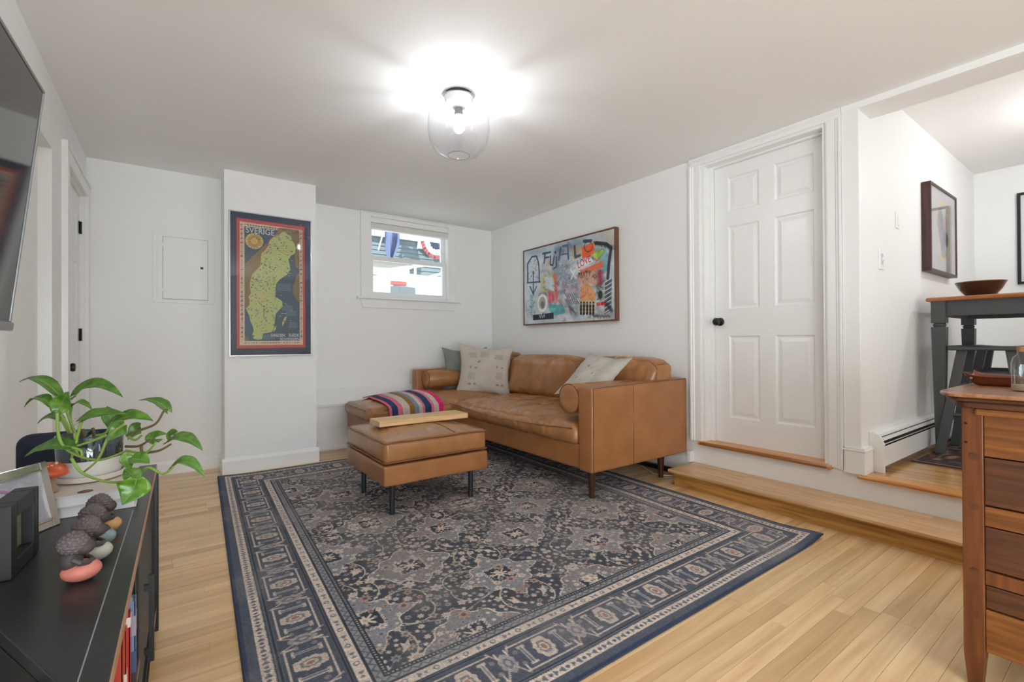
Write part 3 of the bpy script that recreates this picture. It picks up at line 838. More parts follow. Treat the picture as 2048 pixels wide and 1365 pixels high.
    uu = (ph * P + .15) % P - .15; e2 = np.hypot(uu / .029, v / .046) * (1 + .07 * np.cos(6 * np.arctan2(v, uu))); pb(e2 < 1, (168, 156, 152), .85); pb((e2 < .55) & (e2 > .3), (90, 100, 120), .8)
    for off in (-.072, .072):
        k1 = np.abs(u - off); pb((k1 < .008) & (np.abs(v) < .050), LC, .75); pb((k1 < .017) & (np.abs(np.abs(v) - .044) < .006), LC, .75); pb((k1 < .0035) & (np.abs(v) < .042), (84, 96, 118), .8)
    for off in (-.104, .104): pb((np.hypot(u - off, (np.abs(v) - .03)) < .010), (150, 136, 136), .7)
    # wear: the pile is rubbed paler in patches, with a fine cross weave
    wn_ = fbm(w, h, 90, 3, 4)[..., None]; fine = np.random.default_rng(9).normal(0, 1, (h, w, 1))
    k = np.clip((wn_ - .44) * 1.6, 0, .36)
    a[:] = a * (1 - k) + np.array((152, 144, 138)) * k
    a[:] = a * (1 + .07 * fine) * (.97 + .10 * (fbm(w, h, 3, 8, 1)[..., None] - .5))
    return np.clip(a * 1.06, 0, 255)
def rug_fn(S, T):
    y = 4.302 - T * (4.302 - 1.06)
    xl = .157 + (y - 1.06) * .041; xr = 2.788 + (y - 1.06) * .033
    x = xl + S * (xr - xl)
    z = .0075 + .0015 * np.sin(S * 23) * np.sin(T * 31)
    cl = np.exp(-((1 - S) ** 2 + (1 - T) ** 2 * 1.6) / .0022); z = z + .017 * cl            # lifted front corner
    z = z + .010 * np.exp(-(S ** 2 + T ** 2) / .002)
    return x, y, z
rug = thing('area_rug', (1.5, 2.7, 0), 'large faded navy oriental rug with floral medallions and wide border', 'rug')
painted_sheet('pile', paint_rug(), rug_fn, attr_mat('rug_weave', .95, weave=260), rug)
E_ = []
for k in range(41): E_.append((k / 40, 0))
for k in range(1, 49): E_.append((1, k / 48))
for k in range(1, 41): E_.append((1 - k / 40, 1))
for k in range(1, 48): E_.append((0, 1 - k / 48))
pp = []
for s, t in E_:
    x, y, z = rug_fn(np.array(s), np.array(t)); pp.append((float(x), float(y), max(.0042, float(z) - .0035)))
MB().ring(pp, .004, 6).build('binding', M('rug_binding', (46, 56, 82), .9), rug, smooth=True)

# ================================================================== SOFA
m_lea = leather('tan_leather', (150, 98, 56), (170, 115, 69), .31)
m_lea2 = leather('tan_leather_worn', (152, 103, 61), (178, 125, 79), .24)
m_seam = M('leather_seam', (104, 62, 34), .5); m_pipe = leather('leather_piping', (112, 70, 38), (130, 84, 48), .38)
m_walnut = wood('walnut_leg', [(48, 26, 14), (70, 40, 22), (84, 50, 30)], 'Z', .35)
sofa = thing('sectional_sofa', (2.6, 3.4, 0), 'tan leather sectional sofa with chaise standing along the right wall', 'sofa')
SX0, SX1, SYN, SYF = 2.195, 3.20, 2.160, 4.715
def soft(amp, sc, seed=0):
    def f(p, u):
        n = noise.noise(Vector((p.x * sc + seed, p.y * sc, p.z * sc))); return p + Vector((n * amp, n * amp, n * amp * .5))
    return f
rounded(SX0 + .01, SX1, SYN + .1, SYF, .192, .362, .02, (10, 14, 3), soft(.003, 6)).build('base_frame', m_lea, sofa, smooth=True, angle=0, clean=True)
rounded(1.40, SX0 + .06, 4.03, SYF, .192, .362, .02, (10, 8, 3), soft(.003, 6)).build('chaise_base', m_lea, sofa, smooth=True, angle=0, clean=True)
def armf(sl):
    def f(p, u):
        if u[2] > 0: p = p + Vector((0, 0, sl * (u[0] * .5 + .5) * u[2]))
        return p + Vector((0, .004 * noise.noise(p * 5), .003 * noise.noise(p * 7)))
    return f
na = rounded(SX0, 3.232, SYN, 2.292, .188, .742, .018, (12, 3, 8), armf(.018)).build('arm', m_lea, sofa, smooth=True, angle=0, clean=True)
fa = rounded(2.09, SX1, 4.62, 4.732, .36, .760, .018, (12, 3, 8), armf(.018)).build('arm', m_lea, sofa, smooth=True, angle=0, clean=True)
rounded(3.13, 3.235, 2.25, 4.73, .192, .757, .018, (3, 12, 8)).build('back_frame', m_lea, sofa, smooth=True, angle=0, clean=True)
# stitched seams on the near arm
def seam(pts, parent, r=.0022): MB().tube(pts, r, 5).build('seam', m_seam, parent, smooth=True)
seam([(SX0 + .012, SYN - .0005, .20), (SX0 + .012, SYN - .0005, .735), (SX0 + .03, SYN + .001, .741), (2.7, SYN + .002, .750), (3.22, SYN + .003, .757)], na)
seam([(2.60, SYN - .0012, .192), (2.60, SYN - .0012, .744)], na, .0014)
# seat cushions
def seatf(x0, x1, y0, y1, z1, crown, tufts, front='x'):
    def f(p, u):
        if u[2] > -.2:
            k = (u[2] + .2) / 1.2
            bulge = (1 - abs(u[0]) ** 3.0) * (1 - abs(u[1]) ** 3.5)
            w = 0.0
            # wrinkles running back from the front edge
            fr = sm(-.2, -.98, u[0]) if front == 'x' else sm(-.3, -.98, u[1])
            t = p.y if front == 'x' else p.x
            w += .019 * fr * noise.noise(Vector((t * 15 + 4 * noise.noise(Vector((p.x * 5, t * 3, 0))), p.x * 2.0, 3.1))) + .009 * fr * noise.noise(Vector((t * 36, p.x * 3.0, 9)))
            w += .011 * noise.noise(Vector((p.x * 8, p.y * 8, 1.7))) * (1 - fr)
            for (tx, ty_) in tufts:
                dd = (p.x - tx) ** 2 + (p.y - ty_) ** 2; w -= .022 * math.exp(-dd / .0018); w -= .010 * math.exp(-dd / .012)
            p = p + Vector((0, 0, (crown * bulge + w) * k))
        # puffed sides
        s_ = 1 - u[2] ** 2
        if front == 'x' and u[0] < -.9: p = p + Vector((-.022 * s_ * (1 - u[1] ** 4), 0, .004 * noise.noise(Vector((p.y * 22, p.z * 6, 4)))))
        if front == 'x' and u[0] < -.9: p = p + Vector((.013 * noise.noise(Vector((p.y * 30, p.z * 7, 4))), 0, 0))
        if front == 'y' and u[1] < -.9: p = p + Vector((0, -.014 * s_ * (1 - u[0] ** 4) + .003 * noise.noise(Vector((p.x * 14, p.z * 6, 4))), 0))
        if front == 'y' and u[0] < -.9: p = p + Vector((-.014 * s_ * (1 - u[1] ** 4), 0, 0))
        return p
    return f
tf = [(2.52, 2.62), (2.52, 3.02), (2.52, 3.42), (2.52, 3.82), (2.76, 2.82), (2.76, 3.22), (2.76, 3.62)]
seat = rounded(2.175, 3.10, 2.297, 4.08, .345, .482, .05, (34, 74, 5), seatf(2.175, 3.1, 2.297, 4.08, .482, .062, tf)).build('seat_cushion', m_lea2, sofa, smooth=True, angle=0, clean=True)
chs = rounded(1.372, 3.10, 4.000, 4.712, .352, .470, .045, (50, 30, 5), seatf(1.372, 3.1, 4.0, 4.712, .47, .078, [], 'y')).build('chaise_cushion', m_lea2, sofa, smooth=True, angle=0, clean=True)
sl_ = [(2.178, 2.31 + k * .04, .466 - .035 * sin(pi * k / 43) + .004 * noise.noise(Vector((k * .9, 1, 1)))) for k in range(44)]
seam([(2.160 - .004 * sin(pi * k / 43) + .004 * noise.noise(Vector((p[1] * 30, 1, 4))), p[1], p[2]) for k, p in enumerate(sl_)], seat, .003)
seam([(1.50 + k * .045, 3.996 - .003 * sin(k), .455 + .002 * sin(k * 1.3)) for k in range(15)], chs, .0026)
seam([(1.366, 4.05 + k * .06, .455) for k in range(11)], chs, .0026)
# back cushions
def backf(seed):
    def f(p, u):
        t = (u[2] + 1) / 2
        p = p + Vector((.075 * t, 0, 0))                      # lean
        b = (1 - abs(u[1]) ** 3) * (1 - abs(u[2]) ** 3)
        if u[0] < -.5:
            ed = sm(.45, 1.0, max(abs(u[1]), abs(u[2])))
            w = .017 * noise.noise(Vector((p.y * 10 + p.z * 8 + seed, (p.y - p.z) * 2.2, seed))) * (.5 + ed) + .009 * noise.noise(Vector((p.y * 22 + seed, p.z * 5, seed * 2)))
            p = p + Vector((-.040 * b + w, 0, 0))
        if u[2] > .5: p = p + Vector((0, 0, .016 * (1 - abs(u[1]) ** 2.5) + .006 * noise.noise(Vector((p.y * 14, p.x * 8, seed)))))
        c_ = abs(u[1]) ** 8 * abs(u[2]) ** 8
        p = p - Vector((0, .03 * u[1] * c_, .025 * u[2] * c_))
        return p
    return f
for (y0, y1, x0, zt, sd_) in ((2.205, 3.078, 2.87, .905, 1.3), (3.085, 4.105, 2.865, .905, 5.1), (4.112, 4.69, 2.86, .925, 8.2)):
    o = rounded(x0, 3.085, y0, y1, .505, zt, .07, (8, 34, 20), backf(sd_)).build('back_cushion', m_lea2, sofa, smooth=True, angle=0, clean=True)
    xx = x0 + .055; ring = []
    for k in range(48):
        a = 2 * pi * k / 48; ca_, sa_ = cos(a), sin(a)
        sy = math.copysign(abs(ca_) ** .28, ca_); sz = math.copysign(abs(sa_) ** .28, sa_)
        yy = (y0 + y1) / 2 + sy * ((y1 - y0) / 2 - .012); zz = (.505 + zt) / 2 + sz * ((zt - .505) / 2 - .012)
        ring.append((x0 + .018 + .075 * (zz - .505) / (zt - .505), yy, zz))
    MB().ring(ring, .0035, 5).build('piping', m_lea, o, smooth=True)
# bolsters
for (cx, cy, cz, ln, r) in ((2.202, 2.394, .655, .66, .100), (2.155, 4.545, .660, .6, .092)):
    prof = [(.001, .004), (r * .55, .001), (r * .9, .002), (r, .012), (r * 1.01, ln * .5), (r, ln - .012), (r * .9, ln), (.001, ln)]
    b = MB().lathe(prof, (cx, cy, cz), 36, 'x', close=True).build('bolster', m_lea2, sofa, smooth=True, angle=60)
    for h_ in (.010, ln - .010):
        MB().ring([(cx + h_, cy + cos(2 * pi * k / 40) * r * 1.005, cz + sin(2 * pi * k / 40) * r * 1.005) for k in range(40)], .0035, 6).build('piping', m_pipe, b, smooth=True)
for (x, y) in ((2.262, 2.232), (3.02, 2.25), (1.48, 4.10), (1.48, 4.62), (3.05, 4.60)):
    MB().lathe([(.018, 0.0102), (.0285, .192)], (x, y, 0), 20).build('leg', m_walnut, sofa, smooth=True, angle=40)

# ---- throw pillows
def pillow(name, label, c, wv, hv, w, h, th, mat, colfn=None):
    """c centre, wv width direction, hv height direction"""
    wv = Vector(wv).normalized(); hv = Vector(hv); hv = (hv - wv * hv.dot(wv)).normalized(); nv = wv.cross(hv)
    n = 44; V = []; F = []; cols = []
    for s in (1, -1):
        k0 = len(V)
        for j in range(n + 1):
            for i in range(n + 1):
                a, b = -1 + 2 * i / n, -1 + 2 * j / n
                px = a * (1 - .17 * (1 - b * b) * a * a); py = b * (1 - .17 * (1 - a * a) * b * b)
                t = (max(0, 1 - a * a) ** .55) * (max(0, 1 - b * b) ** .55)
                q = Vector(c) + wv * px * w / 2 + hv * py * h / 2
                wr = .010 * noise.noise(q * 9) + .006 * noise.noise(q * 21 + Vector((3, 1, 2)))
                q = q + nv * s * (t * th / 2 + wr * min(1, t * 3))
                V.append(q); cols.append(colfn(a, b, s) if colfn else (200, 195, 188))
        for j in range(n):
            for i in range(n):
                q = k0 + j * (n + 1) + i; f = (q, q + 1, q + n + 2, q + n + 1); F.append(f if s > 0 else f[::-1])
    mb = MB().add(V, F)
    me = bpy.data.meshes.new(name); me.from_pydata([tuple(v) for v in V], [], F); me.materials.append(mat); colour_attr(me, cols)
    o = link(name, me, None, True, angle=0)
    tag(o, label, 'pillow'); return o
m_linen = attr_mat('linen', .9, weave=420)
gp = np.random.default_rng(21)
def faded(a, b, s):
    base = np.array((196, 188, 176.)); f = .5 + .5 * noise.noise(Vector((a * 2.2, b * 2.2, 4))); c = base * (.93 + .10 * f)
    for (x, y) in ((-.45, -.25), (.55, -.2), (-.45, .55), (.5, .5), (0, .62)):
        if abs(a - x) < .14 and abs(b - y) < .13 and (int((a + 2) * 22) + int((b + 2) * 26)) % 2 == 0: c = c * .80
    for (x, y) in ((-.5, .05), (-.3, .05), (.45, .1), (.65, .1), (-.5, -.55), (-.3, -.55), (.5, -.55), (.68, -.55), (-.2, .3)):
        if abs(b - y) < .05 and abs(a - x) < .05 * (1 - (b - y) / .05) / 2 + .004: c = c * .62
    return c
def greyc(a, b, s):
    f = noise.noise(Vector((a * 3, b * 3, 1))); return np.array((128, 132, 126)) * (1 + .08 * f)
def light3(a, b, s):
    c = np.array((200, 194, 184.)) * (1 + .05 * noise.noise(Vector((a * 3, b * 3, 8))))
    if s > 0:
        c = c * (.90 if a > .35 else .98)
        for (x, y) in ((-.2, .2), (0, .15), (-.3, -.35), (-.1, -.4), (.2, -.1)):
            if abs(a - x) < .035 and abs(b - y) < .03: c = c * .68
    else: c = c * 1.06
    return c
R_ = Vector((.81, -.586, 0)); Fv = Vector((.586, .81, 0))
pillow('throw_pillow', 'sage grey linen throw pillow behind the patterned one on the chaise', (2.62, 4.52, .745), R_ + Fv * .10, (.08, .10, 1), .50, .50, .12, m_linen, greyc)
pillow('throw_pillow', 'beige faded-print throw pillow at the chaise corner of the sofa', (2.675, 4.195, .750), R_ + Vector((0, 0, -.06)), (.10, .14, 1), .60, .56, .15, m_linen, faded)
pillow('throw_pillow', 'pale beige throw pillow tilted beside the near sofa arm', (2.655, 2.600, .775), R_ * .24 - Fv * .33 + Vector((0, 0, -.03)), R_ * .22 + Fv * .24 + Vector((0, 0, .28)), .46, .50, .13, m_linen, light3)

# ---- striped throw over the chaise
STR = [(0, (222, 110, 140)), (.045, (40, 64, 98)), (.15, (40, 64, 98)), (.152, (222, 112, 142)), (.235, (206, 196, 178)), (.36, (150, 108, 62)), (.455, (128, 146, 160)), (.53, (206, 198, 182)), (.60, (222, 112, 142)), (.645, (40, 64, 98)), (.765, (222, 118, 146)), (.82, (206, 196, 180)), (.905, (226, 30, 118)), (1.01, (226, 30, 118))]
def stripe(t):
    c = STR[0][1]
    for a, q in STR:
        if t >= a: c = q
    return c
bl_ = thing('throw_blanket', (1.8, 4.3, .5), 'woven blanket with pink navy cream and brown stripes over the chaise', 'blanket')
def chaise_top(x, y):
    u0 = (x - 2.236) / .864; u1 = (y - 4.356) / .356
    return .470 + .078 * (1 - abs(u0) ** 3) * (1 - min(1, abs(u1)) ** 3.5)
img = np.zeros((60, 190, 3))
for i in range(190): img[:, i] = stripe(i / 189)
img *= (1 + .05 * np.random.default_rng(4).normal(0, 1, (60, 190, 1)))
def blf(S, T):
    x = 1.535 + S * .525 + .010 * np.sin(T * 7 + 1) + .02 * (1 - T) * (S - .3); y = np.zeros_like(x); z = np.zeros_like(x)
    L = .70 + .12; s_ = T * L
    for idx in np.ndindex(x.shape):
        q = s_[idx]
        if q < .66:
            yy = 4.66 - q; zz = chaise_top(x[idx], yy) + .012
        elif q < .72:
            k = (q - .66) / .06 * pi / 2; yy = 4.0 - .022 * sin(k); zz = chaise_top(x[idx], 4.0) + .012 - .022 * (1 - cos(k)); 
        else:
            yy = 3.974 - .004 * sin((q - .72) * 20); zz = chaise_top(x[idx], 4.0) - .010 - (q - .72)
        w = .0025 * noise.noise(Vector((x[idx] * 16, q * 9, 2))) 
        y[idx] = yy - abs(w); z[idx] = zz + abs(w)
    return x, y, z
painted_sheet('cloth', np.clip(img, 0, 255), blf, attr_mat('blanket_wool', .95, weave=320), bl_)
so = bl_.children[0].modifiers.new('thick', 'SOLIDIFY'); so.thickness = .007; so.offset = 1

# ================================================================== OTTOMAN
ot = thing('ottoman', (1.375, 3.06, 0), 'square tan leather ottoman with black metal legs in front of the sofa', 'ottoman')
rounded(1.012, 1.740, 2.690, 3.430, .190, .312, .014, (10, 10, 4), soft(.004, 7, 3)).build('base_frame', m_lea, ot, smooth=True, angle=0, clean=True)
def otf(p, u):
    if u[2] > 0: p = p + Vector((0, 0, .030 * (1 - abs(u[0]) ** 2.5) * (1 - abs(u[1]) ** 2.5) * u[2] + .0035 * noise.noise(Vector((p.x * 8, p.y * 8, 2)))))
    s_ = 1 - u[2] ** 2
    if u[1] < -.9: p = p + Vector((0, -.012 * s_ * (1 - u[0] ** 4), 0))
    if u[0] < -.9: p = p + Vector((-.012 * s_ * (1 - u[1] ** 4), 0, 0))
    if u[0] > .9: p = p + Vector((.012 * s_ * (1 - u[1] ** 4), 0, 0))
    return p
oc = rounded(1.020, 1.732, 2.698, 3.422, .322, .452, .022, (16, 16, 6), otf).build('cushion', m_lea2, ot, smooth=True, angle=0, clean=True)
def rring(x0, x1, y0, y1, z, r=.03, wob=.0):
    pts = []
    for (cx, cy, a0) in ((x1 - r, y1 - r, 0), (x0 + r, y1 - r, 90), (x0 + r, y0 + r, 180), (x1 - r, y0 + r, 270)):
        for k in range(5):
            a = radians(a0 + 22.5 * k); pts.append((cx + r * cos(a), cy + r * sin(a), z))
    out = []
    for i in range(len(pts)):
        a, b = Vector(pts[i]), Vector(pts[(i + 1) % len(pts)]); out.append(a)
        if (b - a).length > .1:
            for k in range(1, 10): out.append(a.lerp(b, k / 10))
    return [(p.x, p.y, p.z + wob * noise.noise(p * 6)) for p in out]
MB().ring(rring(1.016, 1.736, 2.694, 3.426, .446, .022, .010), .0050, 6).build('piping', m_pipe, oc, smooth=True)
MB().ring(rring(1.014, 1.738, 2.692, 3.428, .330, .022, .010), .0050, 6).build('piping', m_pipe, oc, smooth=True)
MB().tube([(1.50, 2.715 + k * .07, .457 + .027 * sin(pi * (k + .3) / 10.6)) for k in range(11)], .0018, 5).build('seam', m_seam, oc)
m_gun = M('gunmetal', (58, 60, 62), .38, .6)
for (x, y) in ((1.078, 2.735), (1.628, 2.735), (1.078, 3.25), (1.632, 3.262)):
    MB().lathe([(.0165, .0102), (.0165, .192)], (x, y, 0), 18).build('leg', m_gun, ot, smooth=True, angle=40)
bd = MB().box(-.335, .335, -.100, .100, 0, .036).build('serving_board', wood('maple_board', [(214, 168, 112), (228, 188, 136), (236, 202, 154)], 'X', .45), None, bevel=.003)
bd.location = (1.448, 3.130, .4855); bd.rotation_euler = (0, 0, radians(-.8)); tag(bd, 'pale rectangular wooden board lying on the leather ottoman', 'board')
# ================================================================== CEILING LAMP
LX, LY = 1.312, 2.314
lp = thing('ceiling_light', (LX, LY, ZC), 'round clear glass globe ceiling light with one lit bulb', 'ceiling light')
MB().lathe([(.078, 0), (.078, -.014), (.072, -.020), (.02, -.020)], (LX, LY, ZC), 40).build('canopy', m_black, lp, smooth=True, angle=40)
MB().lathe([(.080, -.018), (.079, -.030), (.068, -.055), (.048, -.072), (.020, -.078), (.001, -.078)], (LX, LY, ZC), 40, close=True).build('holder', M('lamp_white', (238, 238, 238), .35), lp, smooth=True, angle=60)
MB().lathe([(.021, -.074), (.021, -.100), (.0245, -.104), (.0245, -.118), (.021, -.121)], (LX, LY, ZC), 28).build('socket', M('socket_grey', (120, 122, 126), .4, .4), lp, smooth=True, angle=40)
def lit_glass(name, col, strength, through):
    # bulb glass: passes most light and glows with the filaments behind it
    m, nt, b = base_mat(name); nt.nodes.remove(b); out = nt.nodes['Material Output']
    tr = N(nt, 'ShaderNodeBsdfTransparent'); em = N(nt, 'ShaderNodeEmission'); em.inputs['Color'].default_value = lin(col); em.inputs['Strength'].default_value = strength
    mx = N(nt, 'ShaderNodeMixShader'); mx.inputs[0].default_value = 1 - through
    nt.links.new(tr.outputs[0], mx.inputs[1]); nt.links.new(em.outputs[0], mx.inputs[2]); nt.links.new(mx.outputs[0], out.inputs['Surface'])
    return m
bb = MB().lathe([(.013, -.119), (.015, -.132), (.026, -.152), (.031, -.175), (.029, -.195), (.020, -.212), (.006, -.219), (.001, -.2195)], (LX, LY, ZC), 28).build('bulb', lit_glass('bulb_glass', (255, 250, 244), 5.0, .7), lp, smooth=True, angle=0)
m_fil = M('filament_lit', (255, 240, 220), .4, emit=((246, 250, 255), 3400))
for k in range(4):
    a = pi / 4 + k * pi / 2 + .25
    MB().tube([(LX + .0075 * cos(a), LY + .0075 * sin(a), ZC - .152), (LX + .0095 * cos(a), LY + .0095 * sin(a), ZC - .196)], .0013, 6).build('filament', m_fil, bb)
gpf = [(.082, -.020), (.110, -.032), (.142, -.062), (.162, -.100), (.172, -.150), (.172, -.205), (.164, -.255), (.144, -.298), (.112, -.328), (.075, -.343), (.062, -.346), (.060, -.342), (.058, -.336)]
m_globe = thin_glass('globe_glass', (253, 253, 255), 1.42)
MB().lathe(gpf, (LX, LY, ZC), 56, close=True).build('globe', m_globe, lp, smooth=True, angle=0)
MB().ring([(LX + .0605 * cos(2 * pi * k / 40), LY + .0605 * sin(2 * pi * k / 40), ZC - .345) for k in range(40)], .0022, 6).build('rim', thin_glass('rim_glass', (225, 228, 235), 1.9), lp, smooth=True)

# ================================================================== MAP POSTER on the pillar
QM = [(126, 90), (768, 172), (764, 1243), (124, 1247)]
def paint_map():
    W, H = 330, 620
    c = Canvas(W, H, QM, (58, 68, 92)); c.k = W / 250
    n = fbm(W, H, 60, 2)[..., None]; c.a *= (.92 + .16 * n)
    c.poly([(178, 143), (722, 215), (722, 1190), (176, 1193)], (206, 82, 76))
    c.poly([(202, 172), (704, 240), (704, 1168), (198, 1168)], (226, 200, 176))
    c.poly([(238, 212), (680, 262), (678, 1135), (238, 1133)], (76, 94, 112))
    BR = (142, 120, 84)
    c.poly([(520, 222), (680, 240), (680, 560), (650, 540), (640, 460), (655, 400), (620, 330), (600, 270), (540, 255), (480, 290), (440, 320), (420, 370), (360, 410), (330, 440), (290, 455), (300, 490), (255, 530), (240, 540), (240, 880), (265, 860), (290, 750), (300, 620), (360, 540), (380, 430), (440, 360)], BR)
    c.poly([(240, 520), (330, 430), (420, 345), (470, 290), (560, 260), (440, 380), (380, 480), (360, 560), (290, 640), (280, 760), (250, 880), (240, 880)], BR)
    c.poly([(680, 590), (655, 605), (640, 660), (622, 700), (628, 760), (645, 790), (680, 835)], BR)
    c.poly([(238, 1090), (262, 1095), (275, 1115), (270, 1133), (238, 1133)], BR, .7)
    land = [(560, 255), (585, 275), (610, 290), (620, 325), (640, 350), (650, 390), (645, 430), (610, 450), (590, 480), (600, 520), (605, 560), (580, 600), (550, 620), (520, 640), (495, 670), (485, 710), (490, 750), (480, 780), (510, 795), (540, 820), (540, 860), (520, 880), (500, 900), (485, 920), (480, 960), (475, 1000), (470, 1040), (450, 1065), (410, 1070), (385, 1075), (375, 1120), (340, 1125), (305, 1115), (300, 1080), (310, 1050), (300, 1010), (285, 980), (275, 930), (255, 890), (250, 870), (275, 850), (280, 810), (270, 780), (290, 750), (280, 700), (285, 650), (300, 600), (340, 560), (365, 530), (370, 480), (375, 430), (400, 410), (430, 370), (440, 330), (470, 300), (510, 290), (540, 260)]
    c.line(land[40:] + land[:1], 5.0, (190, 106, 72), .95)
    c.poly(land, (196, 200, 130))
    c.poly([(560, 720), (560, 720), (560, 720)], BR)
    c.poly([(555, 950), (575, 935), (570, 960), (548, 1000), (540, 1020), (538, 990)], (206, 204, 140))
    c.poly([(475, 1030), (490, 1010), (485, 1040), (465, 1065)], (206, 204, 140))
    # sun
    c.disc((318, 332), 27, (232, 196, 120), ry=26)
    for k in range(28):
        a = 2 * pi * k / 28; c.line([(318 + 30 * cos(a), 332 + 29 * sin(a)), (318 + (54 + 8 * (k % 2)) * cos(a), 332 + (52 + 8 * (k % 2)) * sin(a))], 1.5, (96, 70, 52), .95)
    c.disc((318, 333), 8, (228, 186, 84))
    # arctic circle, rivers, lettering lines and little pictures
    c.line([(390, 400), (640, 412)], .9, (200, 90, 60), .9)
    g = np.random.default_rng(8)
    for (x, y) in ((480, 370), (440, 360), (410, 425), (445, 425), (410, 470), (405, 530), (440, 380), (330, 635), (350, 615), (340, 650), (570, 290), (585, 300), (515, 320), (395, 520), (420, 415), (505, 385)):
        c.disc((x, y), g.uniform(2, 4), (224, 226, 218), .9, ry=g.uniform(1.5, 2.6)); c.disc((x + 4, y + 3), 1.6, (74, 88, 96), .9); c.line([(x - 7, y + 5), (x - 2, y - 5), (x + 3, y + 5), (x + 8, y - 4), (x + 12, y + 5)], .9, (64, 74, 86), .9)
    for k in range(520):
        y = g.uniform(290, 1110); x = g.uniform(260, 640)
        P = c.T([(x, y)])[0]; i, j = int(P[1]), int(P[0])
        if 0 <= i < H and 0 <= j < W and c.a[i, j, 1] > 190:
            t = g.random()
            if t < .35: L = g.uniform(10, 60); c.line([(x, y), (x + L * .5, y + 3)], 1.0, (74, 84, 58), .9)
            else: c.disc((x, y), g.uniform(.9, 2.6), [(92, 104, 60), (196, 120, 84), (80, 132, 140), (70, 74, 60)][int(g.integers(0, 4))], .85)
    for pts in ([(330, 880), (345, 910), (325, 930)], [(395, 900), (390, 940), (400, 960)], [(470, 870), (500, 880)], [(320, 890), (350, 890)]): c.line(pts, 3.0, (96, 156, 160), .9)
    c.disc((380, 820), 3, (206, 110, 84)); c.disc((392, 760), 4, (222, 180, 120)); c.disc((556, 978), 4, (200, 106, 96)); c.disc((485, 545), 2.5, (90, 100, 70))
    # waves and boats
    for (x0, x1, y0, y1) in ((500, 600, 680, 740), (540, 620, 860, 900), (570, 650, 900, 940), (590, 650, 990, 1040), (385, 470, 1090, 1125)):
        y = y0
        while y < y1:
            x = x0
            while x < x1: c.line([(x, y), (x + 5, y - 4), (x + 10, y)], .9, (160, 188, 194), .9); x += 14
            y += 10
    for (x, y) in ((600, 590), (595, 610), (560, 830), (570, 845), (615, 890), (605, 972), (620, 490), (530, 768), (540, 915), (520, 935), (560, 915)): c.line([(x - 6, y), (x + 8, y + 1)], 1.4, (214, 210, 200), .9)
    # little figures around the border
    cols = [(190, 74, 66), (96, 104, 72), (206, 158, 92), (84, 92, 104), (120, 92, 70)]
    for k in range(26):
        y = 200 + k * 36
        for x in (217, 692): c.disc((x, y), g.uniform(2.2, 4), cols[int(g.integers(0, 5))], .9, ry=g.uniform(2, 4), petals=5, amp=.25); c.line([(x - 6, y + 10), (x, y + 16), (x + 6, y + 22), (x - 2, y + 24)], 1.3, cols[int(g.integers(0, 5))], .85)
    for k in range(20):
        x = 245 + k * 22; f = (x - 238) / 442
        c.disc((x, 196 + 58 * f), g.uniform(2.2, 4), cols[int(g.integers(0, 5))], .9, ry=2.8, petals=5, amp=.25)
        c.disc((x, 1150), g.uniform(1.5, 4.5), cols[int(g.integers(0, 5))] if k % 3 else (110, 108, 80), .8, ry=1.8)
    c.a *= (1 + .05 * np.random.default_rng(1).normal(0, 1, (H, W, 1)))
    return np.clip(c.a * .97, 0, 255)
mp = thing('map_poster', (.684, YP, 1.53), 'framed pictorial map of Sweden with red border on the white pillar', 'poster')
FX0, FX1, FZ0, FZ1, FY = .373, .995, .942, 2.118, YP - .022
fw_ = .009
sv = M('silver_frame', (196, 197, 199), .28, .6)
for nm, b in (('frame_rail', (FX0, FX0 + fw_, FZ0 + fw_, FZ1 - fw_)), ('frame_rail', (FX1 - fw_, FX1, FZ0 + fw_, FZ1 - fw_)), ('frame_rail', (FX0, FX1, FZ0, FZ0 + fw_)), ('frame_rail', (FX0, FX1, FZ1 - fw_, FZ1))):
    MB().box(b[0], b[1], FY - .002, YP - .001, b[2], b[3]).build(nm, sv, mp, bevel=.001)
pr = painted_sheet('print', paint_map(), lambda S, T: (FX0 + fw_ + S * (FX1 - FX0 - 2 * fw_), 0 * S + YP - .012, FZ1 - fw_ - T * (FZ1 - FZ0 - 2 * fw_)), attr_mat('map_print', .8), mp)
MB().box(FX0 + .002, FX1 - .002, YP - .010, YP - .002, FZ0 + .002, FZ1 - .002).build('backing', m_black, mp)
MB().box(FX0 + fw_, FX1 - fw_, FY + .001, FY + .003, FZ0 + fw_, FZ1 - fw_).build('glass_pane', thin_glass('picture_glass', (252, 253, 253), 1.5, gain=.4), mp)
RX = Matrix.Rotation(pi / 2, 3, 'X')
m_let = M('print_white', (224, 226, 226), .8)
def map_xz(px, py):
    c = Canvas(2, 2, QM); q = c.T([(px, py)])[0]
    return FX0 + fw_ + q[0] * (FX1 - FX0 - 2 * fw_), FZ1 - fw_ - q[1] * (FZ1 - FZ0 - 2 * fw_)
for body, x0, x1, yb_, yt in (('SVERIGE', 250, 478, 272, 222), ('SWEDEN', 446, 558, 1102, 1077), ('SU\u00c9DE', 590, 670, 1102, 1077), ('SCHWEDEN', 520, 672, 1132, 1109)):
    xa, za = map_xz(x0, yb_ if body != 'SVERIGE' else 262); xb, zb = map_xz(x1, yb_); hgt = abs(map_xz(x0, yb_)[1] - map_xz(x0, yt)[1])
    t = text_part('lettering', body, hgt * 1.32, (xa, YP - .0128, zb if body != 'SVERIGE' else za), RX, m_let, mp, depth=.0003)
    xs_ = [v.co.x for v in t.data.vertices]; f_ = (xb - xa) / (max(xs_) - min(xs_))
    for v in t.data.vertices: v.co.x = xa + (v.co.x - min(xs_)) * f_

